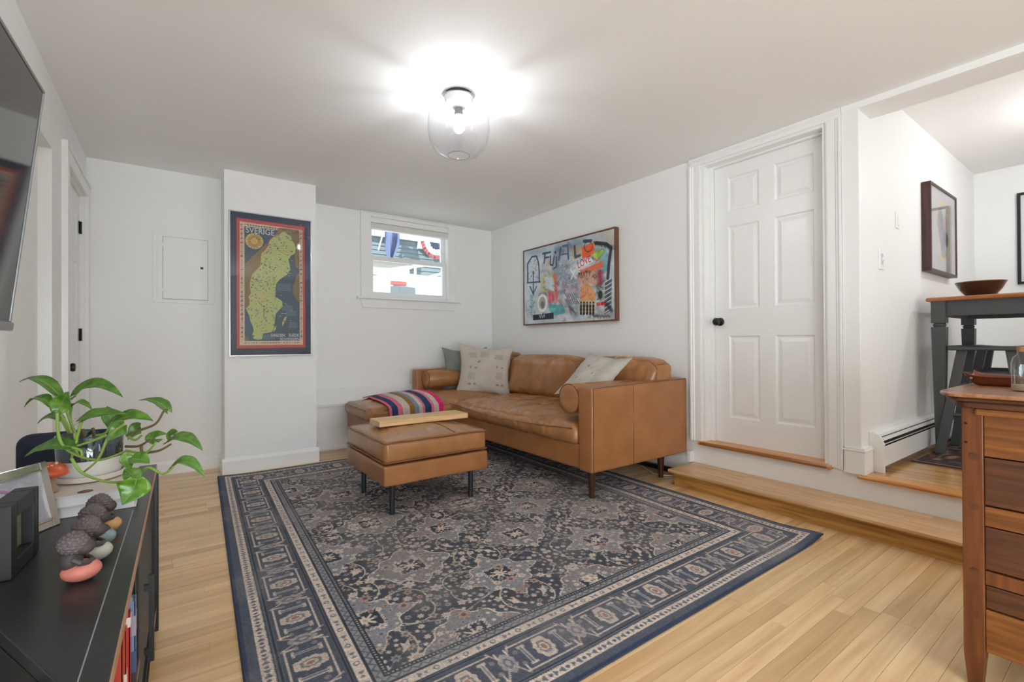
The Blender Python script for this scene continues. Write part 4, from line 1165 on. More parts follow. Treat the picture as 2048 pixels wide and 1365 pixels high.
# ================================================================== GRAFFITI CANVAS on the right wall
QA = [(97, 380), (1140, 98), (1160, 1183), (107, 1243)]
def paint_art():
    W, H = 430, 266
    c = Canvas(W, H, QA, (206, 214, 220))
    n1, n2 = fbm(W, H, 55, 31, 4), fbm(W, H, 26, 32, 3)
    c.a *= (.86 + .26 * n1)[..., None]
    g = np.random.default_rng(77)
    def smudge(pts, wdt, col, al=.5): c.line(pts, wdt, col, al, soft=wdt * .8)
    pal = [(92, 112, 136), (150, 168, 182), (224, 228, 230), (70, 82, 98), (206, 150, 128), (124, 168, 176), (196, 196, 180), (120, 124, 132), (236, 238, 238), (170, 130, 136)]
    for k in range(150):
        x, y = g.uniform(280, 1120), g.uniform(260, 1200); dx_, dy_ = g.normal(0, 34), g.normal(0, 34)
        smudge([(x, y), (x + dx_, y + dy_)], g.uniform(4, 15), pal[int(g.integers(0, len(pal)))], g.uniform(.25, .6))
    for k in range(330):
        x, y = g.uniform(470, 1080), g.uniform(420, 1180); q = [(x, y)]
        for j in range(int(g.integers(2, 5))): q.append((q[-1][0] + g.uniform(-18, 20), q[-1][1] + g.uniform(-20, 20)))
        c.line(q, g.uniform(.8, 1.7), pal[int(g.integers(0, len(pal)))], g.uniform(.5, .9))
    for pts, wd, col, al in (([(130, 400), (420, 340)], 22, (170, 184, 196), .5), ([(500, 330), (760, 290)], 40, (110, 132, 154), .5), ([(480, 420), (480, 620), (560, 560), (600, 700)], 40, (120, 140, 160), .55), ([(900, 260), (1090, 250)], 30, (176, 176, 176), .5), ([(520, 700), (700, 720)], 34, (128, 138, 152), .5), ([(560, 780), (720, 830)], 22, (150, 120, 130), .5), ([(600, 1000), (700, 1130)], 26, (130, 136, 142), .45), ([(1040, 120), (1100, 220)], 24, (214, 208, 172), .6), ([(1000, 1100), (1130, 1130)], 24, (130, 132, 136), .4), ([(300, 600), (470, 640)], 30, (190, 186, 176), .5)): smudge(pts, wd, col, al)
    c.poly([(760, 320), (900, 262), (912, 350), (880, 420), (770, 460)], (236, 112, 62)); c.poly([(650, 330), (770, 300), (770, 420), (690, 470), (650, 430)], (192, 168, 136), .7)
    c.poly([(930, 330), (1050, 320), (1060, 420), (1000, 510), (940, 470)], (134, 184, 190), .8); c.poly([(1010, 480), (1070, 380), (1065, 610), (1015, 600)], (104, 176, 180), .7)
    c.poly([(745, 600), (1020, 480), (1015, 555), (760, 660)], (238, 120, 84), .9); c.poly([(720, 640), (900, 600), (930, 760), (730, 760)], (226, 164, 132), .75); c.poly([(900, 600), (1010, 590), (1010, 740), (910, 800)], (222, 170, 136), .7)
    c.poly([(752, 800), (830, 735), (890, 800), (925, 870), (930, 960), (750, 968)], (228, 174, 120), .95); c.poly([(740, 970), (930, 960), (925, 1100), (745, 1120)], (206, 170, 120), .5)
    c.poly([(290, 700), (330, 660), (460, 640), (470, 800), (400, 860), (300, 860)], (206, 200, 112), .55); c.poly([(335, 680), (400, 660), (455, 720), (450, 840), (350, 830)], (206, 220, 224))
    smudge([(450, 660), (480, 900)], 14, (224, 106, 84), .8); smudge([(395, 870), (400, 970)], 16, (222, 84, 110), .9); smudge([(430, 880), (440, 950)], 14, (214, 80, 96), .9); smudge([(470, 860), (480, 960)], 10, (222, 120, 100), .8)
    c.poly([(385, 1000), (560, 1020), (580, 1110), (460, 1140), (390, 1080)], (84, 164, 176), .75); c.poly([(400, 1050), (470, 1045), (470, 1080), (400, 1085)], (120, 214, 170), .9); smudge([(180, 900), (190, 1120)], 12, (140, 190, 196), .7)
    c.disc((312, 990), 27, (236, 236, 234), ry=32); c.disc((312, 990), 18, (170, 166, 150), .9, ry=22); c.disc((316, 1010), 10, (120, 124, 130), .9, ry=13)
    c.poly([(205, 1132), (445, 1105), (445, 1180), (205, 1195)], (44, 56, 74)); c.line([(275, 1120), (290, 1170), (300, 1110), (318, 1168), (335, 1125), (340, 1160)], 2.2, (232, 234, 234))
    ink = (70, 84, 104)
    def st(pts, wd=5.2, col=ink, al=.92): c.line(pts, wd, col, al)
    st([(140, 740), (138, 520), (190, 435), (240, 430), (262, 500), (272, 600), (275, 740)], 6.5); st([(135, 748), (285, 735)], 5); st([(205, 610), (205, 880)], 5); st([(165, 790), (205, 880), (245, 790)], 5)
    st([(312, 400), (400, 382)], 6.5); st([(340, 392), (330, 510)], 6.5); st([(335, 450), (385, 440)], 5.5); st([(402, 430), (402, 530), (430, 540), (445, 430)], 6.5); st([(472, 440), (470, 560), (440, 575)], 5.5); c.disc((458, 385), 5, ink)
    st([(520, 330), (500, 470)], 9, (84, 102, 126), .8); st([(545, 310), (600, 300), (610, 460)], 8, (84, 102, 126), .8); st([(525, 410), (600, 400)], 5, (84, 102, 126), .8); st([(680, 310), (690, 440), (745, 420)], 9, (70, 78, 90), .8); st([(790, 250), (870, 245)], 10, (60, 74, 90), .9)
    c.line([(800 + 46 * cos(2 * pi * k / 24) + 40, 315 + 62 * sin(2 * pi * k / 24)) for k in range(22)], 2.6, (66, 66, 74), .9)
    # heart
    hp = []
    for k in range(40):
        t = 2 * pi * k / 40; hx = 16 * sin(t) ** 3; hy = 13 * cos(t) - 5 * cos(2 * t) - 2 * cos(3 * t) - cos(4 * t); hp.append((955 + hx * 4.2 + hy * .9, 410 - hy * 4.8 - hx * 1.2))
    c.poly(hp, (150, 206, 96)); c.poly([(885, 400), (940, 400), (950, 480), (900, 450)], (214, 222, 100), .7); c.line(hp, 1.8, (196, 90, 70), closed=True)
    c.poly([(698, 548), (868, 438), (900, 492), (712, 598)], (238, 234, 232))
    st([(635, 590), (700, 690)], 6, (236, 238, 238)); st([(690, 590), (645, 700)], 6, (236, 238, 238))
    for (x0, y0, x1, y1, nn) in ((150, 470, 250, 700, 26), (490, 480, 640, 760, 46), (730, 600, 1000, 720, 40), (560, 740, 700, 840, 24), (750, 780, 920, 950, 26), (300, 660, 470, 860, 12), (940, 780, 1020, 960, 22), (160, 900, 230, 1180, 22)):
        for k in range(nn):
            x, y = g.uniform(x0, x1), g.uniform(y0, y1); q = [(x, y)]
            for j in range(3): q.append((q[-1][0] + g.uniform(-14, 18), q[-1][1] + g.uniform(-16, 16)))
            c.line(q, 1.1, (226, 230, 232) if 480 < x0 < 600 else ((60, 64, 74) if x0 != 750 else (206, 84, 74)), .75)
    for k in range(40):
        x = 560 + (k % 20) * 8; y = 870 + (k // 20) * 70; c.line([(x + g.uniform(-4, 4), y), (x + 40, y + 60)], 1.2, (46, 50, 58) if k % 3 else (230, 232, 232), .8)
    for k in range(20): c.line([(610 + k * 5, 1000 + k * 6), (640 + k * 4, 1100 + g.uniform(-20, 40))], 1.1, (60, 66, 76), .6)
    for j in range(4):
        for i in range(5): c.disc((762 + i * 36, 985 + j * 42), 4.3 if j else 3.2, (30, 28, 30), .95, ry=6 if j else 3)
    c.poly([(945, 985), (1030, 972), (1030, 960), (1065, 995), (1030, 1025), (1030, 1012), (945, 1025)], (216, 56, 58)); c.line([(965, 990), (970, 1015)], 1.4, (240, 220, 216)); c.line([(985, 985), (990, 1012)], 1.4, (240, 220, 216))
    smudge([(975, 640), (985, 740)], 18, (150, 56, 80), .8)
    for k in range(22):
        a = 2 * pi * k / 22; c.line([(980 + 30 * cos(a), 690 + 60 * sin(a)), (980 + 52 * cos(a), 690 + 100 * sin(a))], 1.0, (120, 50, 66), .8)
    st([(930, 270), (1050, 285), (1105, 330), (1085, 480), (1070, 690)], 11, (48, 52, 60), .85)
    for k in range(26): x = 900 + k * 9; c.line([(x, 250 + k * 2), (x + g.uniform(4, 22), 300 + k * 2)], 1.5, (40, 42, 48), .8)
    for k in range(30): y = 700 + k * 13; c.line([(1040, y + 40), (1115, y - 10)], 2.2, (36, 38, 44) if k % 4 else (220, 224, 226), .85)
    smudge([(1060, 1000), (1120, 1080)], 10, (40, 42, 48), .7); smudge([(960, 800), (1000, 920)], 20, (110, 120, 110), .6); c.disc((985, 890), 9, (44, 44, 46), .85, ry=13)
    for k in range(12): x = 900 + k * 17; c.line([(x, 1130), (x + 10, 1160 + g.uniform(-15, 15)), (x + 18, 1135)], 1.6, (40, 44, 52), .85)
    for k in range(380):
        x, y = g.uniform(110, 1150), g.uniform(300, 1230); c.disc((x, y), g.uniform(.4, 1.1), (60, 66, 78) if g.random() < .5 else (232, 234, 236), .6)
    bl_a = c.a.copy()
    for ax_, sh_ in ((0, 1), (0, -1), (1, 1), (1, -1)): bl_a = bl_a + np.roll(c.a, sh_, ax_) * .5
    c.a = (bl_a / 3 - 128) * 1.12 + 122
    c.a *= (.93 + .16 * n2)[..., None]
    return np.clip(c.a * .97, 0, 255)
ar = thing('canvas_painting', (XR, 3.54, 1.65), 'large graffiti style canvas with LOVE and a green heart above the sofa', 'painting')
AY0, AY1, AZ0, AZ1, AXF = 2.862, 4.222, 1.232, 2.074, XR - .052
m_fr = wood('walnut_frame', [(84, 52, 34), (112, 72, 48), (128, 86, 58)], 'Z', .45)
for b in ((AY0, AY0 + .012, AZ0 + .012, AZ1 - .012), (AY1 - .012, AY1, AZ0 + .012, AZ1 - .012), (AY0, AY1, AZ0, AZ0 + .012), (AY0, AY1, AZ1 - .012, AZ1)):
    MB().box(AXF, XR - .001, b[0], b[1], b[2], b[3]).build('frame_rail', m_fr, ar, bevel=.0015)
cv = painted_sheet('canvas', paint_art(), lambda S, T: (0 * S + AXF + .006, AY1 - .014 - S * (AY1 - AY0 - .028), AZ1 - .014 - T * (AZ1 - AZ0 - .028)), attr_mat('canvas_paint', .6), ar)
MB().box(AXF + .007, XR - .004, AY0 + .012, AY1 - .012, AZ0 + .012, AZ1 - .012).build('stretcher', m_gap, ar)
ca_ = Canvas(2, 2, QA)
def art_yz(px, py):
    q = ca_.T([(px, py)])[0]; return AY1 - .014 - q[0] * (AY1 - AY0 - .028), AZ1 - .014 - q[1] * (AZ1 - AZ0 - .028)
(y_a, z_a), (y_b, z_b) = art_yz(722, 580), art_yz(880, 490)
# text runs towards -y on a plane facing -x
rotT = Matrix(((0, 0, -1), (-1, 0, 0), (0, 1, 0)))
tilt = Matrix.Rotation(math.atan2(z_b - z_a, y_a - y_b), 3, 'X').inverted()
text_part('lettering', 'LOVE', .100, (AXF + .0055, y_a, z_a), tilt @ rotT, M('print_red', (200, 52, 52), .7), ar, depth=.0003, sx=.78)
(y_a, z_a) = art_yz(725, 690)
text_part('lettering', 'PARTY', .075, (AXF + .0055, y_a, z_a), rotT, M('print_ink', (60, 56, 60), .7), ar, depth=.0003, sx=.75)

# ================================================================== TELEVISION on the left wall
tv = thing('television', (XL, 1.35, 1.45), 'large flat television tilted forward on the left wall', 'television')
tvr = Matrix.Rotation(radians(-2.0), 4, 'Z')
def tvm(mb):
    # built facing +x around its far bottom corner, then tilted and turned
    A = Matrix.Translation((-.380, 1.95, 1.085)) @ Matrix.Rotation(radians(-1.9), 4, 'Z') @ Matrix.Rotation(radians(5.9), 4, 'Y')
    mb.v = [tuple(A @ Vector(p)) for p in mb.v]; return mb
TW, TH = 1.235, .718
m_sc = M('tv_screen', (12, 12, 14), .06, ior=2.1, vary=(4, .02))
m_bz = M('tv_bezel', (150, 152, 154), .35, .7)
tvm(MB().box(-.002, 0, -TW + .008, -.008, .026, TH - .008)).build('screen', m_sc, tv)
tvm(MB().box(-.030, .003, -.008, 0, .026, TH - .008).box(-.030, .003, -TW, -TW + .008, .026, TH - .008).box(-.030, .003, -TW, 0, TH - .008, TH)).build('bezel', m_bz, tv, bevel=.002)
tvm(MB().box(-.034, .010, -TW, 0, 0, .026)).build('bottom_bar', m_bz, tv, bevel=.006)
tvm(MB().box(-.031, -.002, -TW + .006, -.006, .006, TH - .006)).build('back_shell', m_black, tv)
MB().box(XL + .001, -.40, 1.2, 1.5, 1.3, 1.6).build('wall_mount', m_black, tv)

# ================================================================== ELECTRICAL PANEL, SWITCHES, OUTLET
ep = thing('electrical_panel', (.09, Y2, 1.66), 'white flush electrical panel cover on the back wall left of the pillar', 'panel')
MB().box(-.120, .300, Y2 - .009, Y2 - .001, 1.376, 1.952).build('cover_plate', m_wall, ep, bevel=.003)
MB().box(-.094, .286, Y2 - .0115, Y2 - .009, 1.395, 1.928).build('raised_border', m_wall, ep, bevel=.001)
MB().box(-.0565, .2485, Y2 - .0125, Y2 - .0112, 1.4045, 1.9075).build('door_gap', M('shadow_gap', (150, 150, 148), .8), ep)
dr_ = MB().box(-.054, .246, Y2 - .018, Y2 - .0115, 1.408, 1.905).build('panel_door', m_wall, ep, bevel=.002)
MB().box(.185, .232, Y2 - .022, Y2 - .018, 1.650, 1.690).build('latch', m_trim, dr_, bevel=.002)
MB().box(.195, .215, Y2 - .0235, Y2 - .0215, 1.662, 1.680).build('latch_button', m_black, dr_)
for z in (1.48, 1.84): MB().box(-.062, -.050, Y2 - .020, Y2 - .0115, z - .012, z + .012).build('hinge', m_trim, ep)
def plate(name, label, x, z, w, h, kind):
    s = thing(name, (x, YD, z), label, 'switch' if kind != 'outlet' else 'outlet')
    MB().box(x - w / 2, x + w / 2, YD - .008, YD - .0005, z - h / 2, z + h / 2).build('plate', m_trim, s, bevel=.002)
    if kind == 'toggle':
        MB().box(x - .018, x + .018, YD - .0095, YD - .008, z - .035, z + .035).build('surround', M('switch_grey', (206, 206, 204), .4), s, bevel=.001)
        MB().prism([(YD - .009, z - .012), (YD - .022, z - .004), (YD - .022, z + .008), (YD - .008, z + .012)], 'x', x - .006, x + .006).build('toggle', m_trim, s)
    elif kind == 'slim': MB().box(x - .016, x + .016, YD - .012, YD - .008, z - .035, z + .030).build('rocker', m_trim, s, bevel=.002)
    else:
        for dz in (-.022, .022): MB().box(x - .014, x + .014, YD - .011, YD - .008, z + dz - .014, z + dz + .014).build('socket', m_trim, s, bevel=.004)
plate('light_switch', 'white toggle light switch nearest the door casing on the dining wall', 3.612, 1.552, .085, .125, 'toggle')
plate('light_switch', 'narrow white switch higher up the dining wall near the oval picture', 3.925, 1.845, .06, .11, 'slim')
plate('wall_outlet', 'white wall outlet low on the dining wall behind the tall table', 4.57, .735, .075, .118, 'outlet')

# ================================================================== DINING ROOM
m_char = M('charcoal_paint', (70, 72, 72), .5, vary=(14, .08))
m_top = wood('honey_top', [(138, 80, 40), (164, 100, 56), (180, 118, 70)], 'Y', .3, coat=.3)
tb = thing('tall_table', (4.75, .4, ZU), 'tall dining table with honey wood top and charcoal turned legs', 'table')
TX0, TX1, TY0, TY1, TZ = 4.235, 5.19, -.35, .965, 1.336
def topf(p, u): return p
rounded(TX0, TX1, TY0, TY1, TZ - .028, TZ, .012, (4, 4, 2)).build('tabletop', m_top, tb, smooth=True, angle=0, clean=True)
MB().box(TX0 + .05, TX0 + .072, TY0 + .06, TY1 - .06, TZ - .128, TZ - .026).build('apron', m_char, tb); MB().box(TX1 - .072, TX1 - .05, TY0 + .06, TY1 - .06, TZ - .128, TZ - .026).build('apron', m_char, tb)
MB().box(TX0 + .06, TX1 - .06, TY1 - .072, TY1 - .05, TZ - .128, TZ - .026).build('apron', m_char, tb); MB().box(TX0 + .06, TX1 - .06, TY0 + .05, TY0 + .072, TZ - .128, TZ - .026).build('apron', m_char, tb)
def tleg(cx, cy):
    b = MB(); h = .038
    b.box(cx - h, cx + h, cy - h, cy + h, TZ - .175, TZ - .027)
    b.lathe([(.030, TZ - .20), (.036, TZ - .192), (.036, TZ - .186), (.030, TZ - .178), (.034, TZ - .174)], (cx, cy, 0), 16)
    b.lathe([(.036, TZ - .206), (.030, TZ - .199)], (cx, cy, 0), 16)
    t = .022; z0, z1 = ZU + .012, TZ - .203
    v = [(cx - t, cy - t, z0), (cx + t, cy - t, z0), (cx + t, cy + t, z0), (cx - t, cy + t, z0), (cx - h, cy - h, z1), (cx + h, cy - h, z1), (cx + h, cy + h, z1), (cx - h, cy + h, z1)]
    b.add(v, [(3, 2, 1, 0), (4, 5, 6, 7), (0, 1, 5, 4), (1, 2, 6, 5), (2, 3, 7, 6), (3, 0, 4, 7)])
    return b
for (x, y) in ((TX0 + .062, TY1 - .062), (TX1 - .062, TY1 - .062), (TX0 + .062, TY0 + .062), (TX1 - .062, TY0 + .062)): tleg(x, y).build('leg', m_char, tb)
# stools
def stool(label, cx, cy, sw=.36, sd=.36):
    s = thing('bar_stool', (cx, cy, ZU), label, 'stool', 'charcoal stools under the tall table')
    zs = 1.008
    rounded(cx - sd / 2, cx + sd / 2, cy - sw / 2, cy + sw / 2, zs - .034, zs, .010, (8, 8, 2), lambda p, u: p - Vector((0, 0, .012 * (1 - u[1] ** 2) * max(0, u[2])))).build('seat', m_char, s, smooth=True, angle=0, clean=True)
    F = {}
    for sx_ in (-1, 1):
        for sy_ in (-1, 1):
            a = Vector((cx + sx_ * .12, cy + sy_ * .115, zs - .033)); b = Vector((cx + sx_ * .20, cy + sy_ * .215, ZU + .012)); F[(sx_, sy_)] = (a, b)
            w_, d_ = .026, .015; v = []
            for p in (a, b):
                for (i, j) in ((-1, -1), (1, -1), (1, 1), (-1, 1)): v.append((p.x + i * d_, p.y + j * w_, p.z))
            MB().add(v, [(0, 1, 2, 3), (7, 6, 5, 4), (0, 4, 5, 1), (1, 5, 6, 2), (2, 6, 7, 3), (3, 7, 4, 0)]).build('leg', m_char, s, bevel=.003)
    for (k0, k1, f) in (((-1, -1), (-1, 1), .22), ((1, -1), (1, 1), .22), ((-1, 1), (1, 1), .34), ((-1, -1), (1, -1), .34), ((-1, -1), (-1, 1), .62)):
        MB().tube([F[k0][0].lerp(F[k0][1], f), F[k1][0].lerp(F[k1][1], f)], .012, 10).build('stretcher', m_char, s, smooth=True)
stool('charcoal backless stool pushed under the tall table nearest the camera', 4.44, .68)
stool('charcoal backless stool tucked further under the tall table', 4.92, .66)
# bowl
bw = thing('bowl', (4.46, .725, TZ), 'wide dark brown glazed bowl on the tall table', 'bowl')
MB().lathe([(.001, .001), (.066, .001), (.078, .014), (.106, .050), (.124, .088), (.129, .098), (.125, .100), (.118, .090), (.100, .052), (.070, .022), (.001, .016)], (4.46, .725, TZ), 44, close=True).build('body', M('brown_glaze', (52, 30, 20), .12, vary=(9, .5), coat=.6), bw, smooth=True, angle=60)
MB().ring([(4.46 + .127 * cos(2 * pi * k / 48), .725 + .127 * sin(2 * pi * k / 48), TZ + .099) for k in range(48)], .0035, 6).build('rim', M('brown_rim', (104, 66, 44), .2, coat=.5), bw, smooth=True)
# oval picture
def paint_oval():
    W, H = 150, 135; c = Canvas(W, H, None, (206, 204, 204)); n = fbm(W, H, 30, 41)
    for k in range(26):
        g = np.random.default_rng(k); c.disc((75 + g.normal(0, 16), 70 + g.normal(0, 22)), g.uniform(6, 16), [(70, 62, 84), (110, 92, 130), (170, 120, 110), (150, 150, 170), (90, 60, 90), (60, 56, 66)][k % 6], .6, raw=True, soft=6)
    P = [(75 + 38 * cos(2 * pi * k / 60), 66 + 48 * sin(2 * pi * k / 60)) for k in range(60)]
    M_ = np.hypot((c.X - 75) / 38, (c.Y - 66) / 48) > 1; c.a[M_] = (206, 203, 202)
    c.line(P, 4.5, (238, 204, 110), raw=True, closed=True, soft=2); c.line([(52, 108), (75, 112), (100, 110)], 3.5, (226, 190, 100), raw=True)
    c.a[:] = c.a * (.95 + .1 * n[..., None]); return np.clip(c.a, 0, 255)
op = thing('oval_picture', (4.84, YD, 1.9), 'brown framed picture of a yellow outlined oval on the dining wall', 'picture')
m_dkfr = wood('brown_frame', [(52, 30, 26), (70, 42, 36), (80, 50, 42)], 'Z', .4)
PX0, PX1, PZ0, PZ1, PYF = 4.468, 5.205, 1.550, 2.205, YD - .056
for b in ((PX0, PX0 + .02, PZ0 + .02, PZ1 - .02), (PX1 - .02, PX1, PZ0 + .02, PZ1 - .02), (PX0, PX1, PZ0, PZ0 + .02), (PX0, PX1, PZ1 - .02, PZ1)): MB().box(b[0], b[1], PYF, YD - .001, b[2], b[3]).build('frame_rail', m_dkfr, op, bevel=.002)
painted_sheet('print', paint_oval(), lambda S, T: (PX0 + .02 + S * (PX1 - PX0 - .04), 0 * S + PYF + .012, PZ1 - .02 - T * (PZ1 - PZ0 - .04)), attr_mat('oval_print', .7), op)
MB().box(PX0 + .02, PX1 - .02, PYF + .014, YD - .003, PZ0 + .02, PZ1 - .02).build('backing', m_gap, op)
MB().box(PX0 + .02, PX1 - .02, PYF + .004, PYF + .006, PZ0 + .02, PZ1 - .02).build('glass_pane', thin_glass('oval_glass', (250, 250, 250), 1.5, gain=.5), op)
bp2 = thing('black_framed_print', (XF, .4, 1.94), 'black framed print with white mat cut off at the right edge', 'picture')
for b in ((.735, .757, 1.559, 2.328), (.02, .042, 1.559, 2.328), (.02, .757, 1.537, 1.559), (.02, .757, 2.328, 2.350)): MB().box(XF - .03, XF - .001, b[0], b[1], b[2], b[3]).build('frame_rail', m_black, bp2, bevel=.002)
MB().box(XF - .012, XF - .004, .042, .735, 1.559, 2.328).build('mat_board', M('mat_white', (232, 234, 238), .7), bp2)
MB().box(XF - .014, XF - .012, .25, .53, 1.75, 2.13).build('print', M('print_grey', (150, 150, 150), .7, vary=(20, .5)), bp2)
# hall rug
def paint_hall():
    W, H = 120, 240; c = Canvas(W, H, None, (70, 50, 48)); X, Y = c.X, c.Y
    d = np.minimum(np.minimum(X, W - 1 - X), np.minimum(Y, H - 1 - Y)); c.a[d < 4] = (58, 46, 44); c.a[(d > 8) & (d < 10)] = (122, 106, 90); c.a[(d > 22) & (d < 24)] = (122, 106, 90)
    f = fbm(W, H, 5, 51, 2); c.a[(f > .58)] = (118, 62, 48); c.a[(f > .66)] = (138, 122, 104); c.a[f < .34] = (40, 40, 52)
    c.a[((X % 40) < 1.5) | ((Y % 40) < 1.5)] = (126, 112, 98); return c.a
hrg = thing('hall_rug', (4.6, .2, ZU), 'dark red and brown patterned rug under the tall table', 'rug')
painted_sheet('pile', paint_hall(), lambda S, T: (3.86 + S * 1.9, .955 - T * 2.2, 0 * S + ZU + .008), attr_mat('hall_rug_weave', .95, weave=200), hrg)
MB().box(3.858, 5.762, -1.247, .957, ZU + .0005, ZU + .0075).build('backing', M('rug_back', (60, 46, 42), .9), hrg)

# ================================================================== ANTIQUE DRESSER at the right edge
m_pine = wood('old_pine_post', [(88, 48, 22), (106, 58, 27), (122, 70, 34)], 'Z', .4, contrast=1.2)
m_bl = wood('pine_board_light', [(104, 60, 24), (124, 74, 30), (142, 88, 40)], 'Y', .42, contrast=1.3)
m_bd = wood('pine_board_dark', [(66, 38, 20), (84, 48, 26), (100, 58, 32)], 'Y', .45, contrast=1.3)
m_dtop = wood('dresser_top', [(136, 88, 58), (158, 108, 74), (174, 124, 88)], 'X', .3, coat=.3)
ds = thing('wooden_dresser', (2.2, -.1, 0), 'old pine dresser with rounded top and pegged posts at the right edge', 'dresser')
DX0, DX1, DY0, DY1, DZ = 1.95, 2.44, -.62, .362, .885
def top_poly(o):
    pts = []; r = .10 + o
    for k in range(9):
        a = pi / 2 + (pi / 2) * k / 8; pts.append((DX0 - .03 - o + r + r * cos(a) * 1.0, DY1 + .045 + o - r * .55 + r * .55 * sin(a)))
    pts += [(DX0 - .03 - o, DY0 - .04 - o), (DX1 + .03 + o, DY0 - .04 - o), (DX1 + .03 + o, DY1 + .045 + o)]
    return pts[::-1]
MB().prism(top_poly(.014), 'z', DZ - .012, DZ).build('top', m_dtop, ds, bevel=.006, seg=3)
MB().prism(top_poly(0), 'z', DZ - .024, DZ - .0122).build('top_moulding', m_bd, ds, bevel=.005)
MB().prism(top_poly(-.016), 'z', DZ - .045, DZ - .0242).build('top_moulding', m_bd, ds, bevel=.006)
MB().box(DX0 - .012, DX1, DY0, DY1 - .03, DZ - .066, DZ - .0455).build('rope_rail', m_bl, ds, bevel=.006)
def post(x, y):
    b = MB(); h = .0235; z1 = DZ - .045
    v = []
    for (z, q) in ((0, .016), (.10, h), (z1, h)):
        v += [(x - q, y - q, z), (x + q, y - q, z), (x + q, y + q, z), (x - q, y + q, z)]
    b.add(v, [(3, 2, 1, 0), (8, 9, 10, 11)] + [(i * 4 + k, i * 4 + (k + 1) % 4, i * 4 + 4 + (k + 1) % 4, i * 4 + 4 + k) for i in range(2) for k in range(4)])
    return b
ps = {}
for (x, y) in ((DX0 + .0235, DY1 - .0235), (DX1 - .0235, DY1 - .0235), (DX0 + .0235, DY0 + .0235), (DX1 - .0235, DY0 + .0235)): ps[(x, y)] = post(x, y).build('post', m_pine, ds, bevel=.002)
p0 = list(ps.values())[0]
for z in (.695, .545, .350, .222): MB().lathe([(.011, -.0015), (.011, .004)], (DX0, DY1 - .026, z), 16, 'x').build('peg', m_bd, p0)
for z in (.792, .735): MB().lathe([(.0035, -.0012), (.0035, .003)], (DX0, DY1 - .010, z), 10, 'x').build('nail', m_black, p0)
for i, (z0, z1, mm) in enumerate(((.698, .822, m_bl), (.553, .694, m_bd), (.492, .549, m_bl), (.362, .488, m_bd), (.318, .358, m_pine), (.248, .314, m_bd), (.118, .244, m_bl))):
    MB().box(DX0 + (.010 if i % 2 else .006), DX0 + .024, DY0 + .04, DY1 - .0475, z0, z1).build('side_board', mm, ds, bevel=.002)
MB().box(DX1 - .024, DX1 - .008, DY0 + .04, DY1 - .0475, .12, .84).build('side_panel', m_bd, ds); MB().box(DX0 + .047, DX1 - .047, DY1 - .03, DY1 - .015, .12, .84).build('end_panel', m_bd, ds); MB().box(DX0 + .047, DX1 - .047, DY0 + .015, DY0 + .03, .12, .84).build('end_panel', m_bd, ds)
# leather tray
tr_ = thing('leather_tray', (2.29, .33, DZ), 'small brown leather catch-all tray on the dresser top', 'tray')
m_ltr = leather('tray_leather', (96, 46, 22), (122, 62, 32), .4)
tw, td = .15, .19; cx, cy = 2.335, .318
def trayf(s, t):
    a, b = 2 * s - 1, 2 * t - 1; e = max(abs(a), abs(b)); q = sm(.66, 1.0, e); c_ = (abs(a) * abs(b)) ** 6
    return (cx + a * tw / 2 * (1 - .02 * q), cy + b * td / 2 * (1 - .02 * q), DZ + .004 + q * .030 + c_ * .016)
to = MB().grid(trayf, 36, 36).build('body', m_ltr, tr_, smooth=True, angle=0)
so = to.modifiers.new('thick', 'SOLIDIFY'); so.thickness = .003; so.offset = 1
for (a, b) in ((-1, -1), (-1, 1), (1, -1), (1, 1)):
    MB().lathe([(.004, 0), (.003, .002), (.001, .003)], (cx + a * tw * .47, cy + b * td * .40, DZ + .026), 12, 'x' if a > 0 else 'x').build('stud', m_bz, tr_)
# glass jar
jr = thing('glass_jar', (2.133, .247, DZ), 'clear glass jar with pale liquid on the dresser, cut by the right edge', 'jar')
m_jar = thin_glass('jar_glass', (238, 242, 240), 1.5)
jc = (2.133, .247, DZ)
MB().lathe([(.001, .003), (.030, .003), (.034, .010), (.034, .085), (.030, .103), (.020, .114), (.019, .124)], jc, 32, close=True).build('body', m_jar, jr, smooth=True, angle=0)
MB().lathe([(.001, .0035), (.031, .0035), (.0325, .010), (.0325, .020), (.001, .020)], jc, 32, close=True).build('liquid', M('pale_oil', (190, 178, 150), .2), jr, smooth=True, angle=40)
MB().lathe([(.021, .122), (.021, .138), (.001, .138)], jc, 24, close=True).build('lid', M('cork_lid', (160, 120, 80), .7), jr, smooth=True, angle=40)
# ================================================================== TV CONSOLE (left foreground)
CZ = .600
def xf(y): return -.045 + (y - 2.19) * .016
m_cons = M('console_black', (38, 40, 42), .32, vary=(30, .15), bump=(500, .06, .0006))
m_edge = wood('console_edge', [(158, 120, 92), (182, 144, 114), (194, 158, 128)], 'Y', .5)
m_dark = M('console_inside', (26, 24, 24), .5)
cs = thing('tv_console', (-.25, 1.6, 0), 'black media console with brown edges in the left foreground', 'console')
poly = [(-.47, 2.19), (-.47, 1.242), (-.30, 1.242), (-.215, 1.057), (-.0685, .737), (xf(2.19), 2.19)]
MB().prism(poly, 'z', CZ - .022, CZ).build('top', m_cons, cs, bevel=.0015)
def edge_strip(y0, y1, z0, z1, off=.0012):
    return MB().prism([(xf(y0) - .001, y0), (xf(y0) + off, y0), (xf(y1) + off, y1), (xf(y1) - .001, y1)], 'z', z0, z1)
edge_strip(.74, 2.189, CZ - .0215, CZ - .0012).build('edge_band', m_edge, cs)
MB().prism([(-.0845, 1.62), (-.0827, 1.62), (-.1005, .812), (-.1023, .812)], 'z', CZ - .001, CZ + .0006).build('seam_glint', M('seam_glint_grey', (176, 178, 182), .35, .5), cs)  # pale strip paints the light caught along the top's board seam
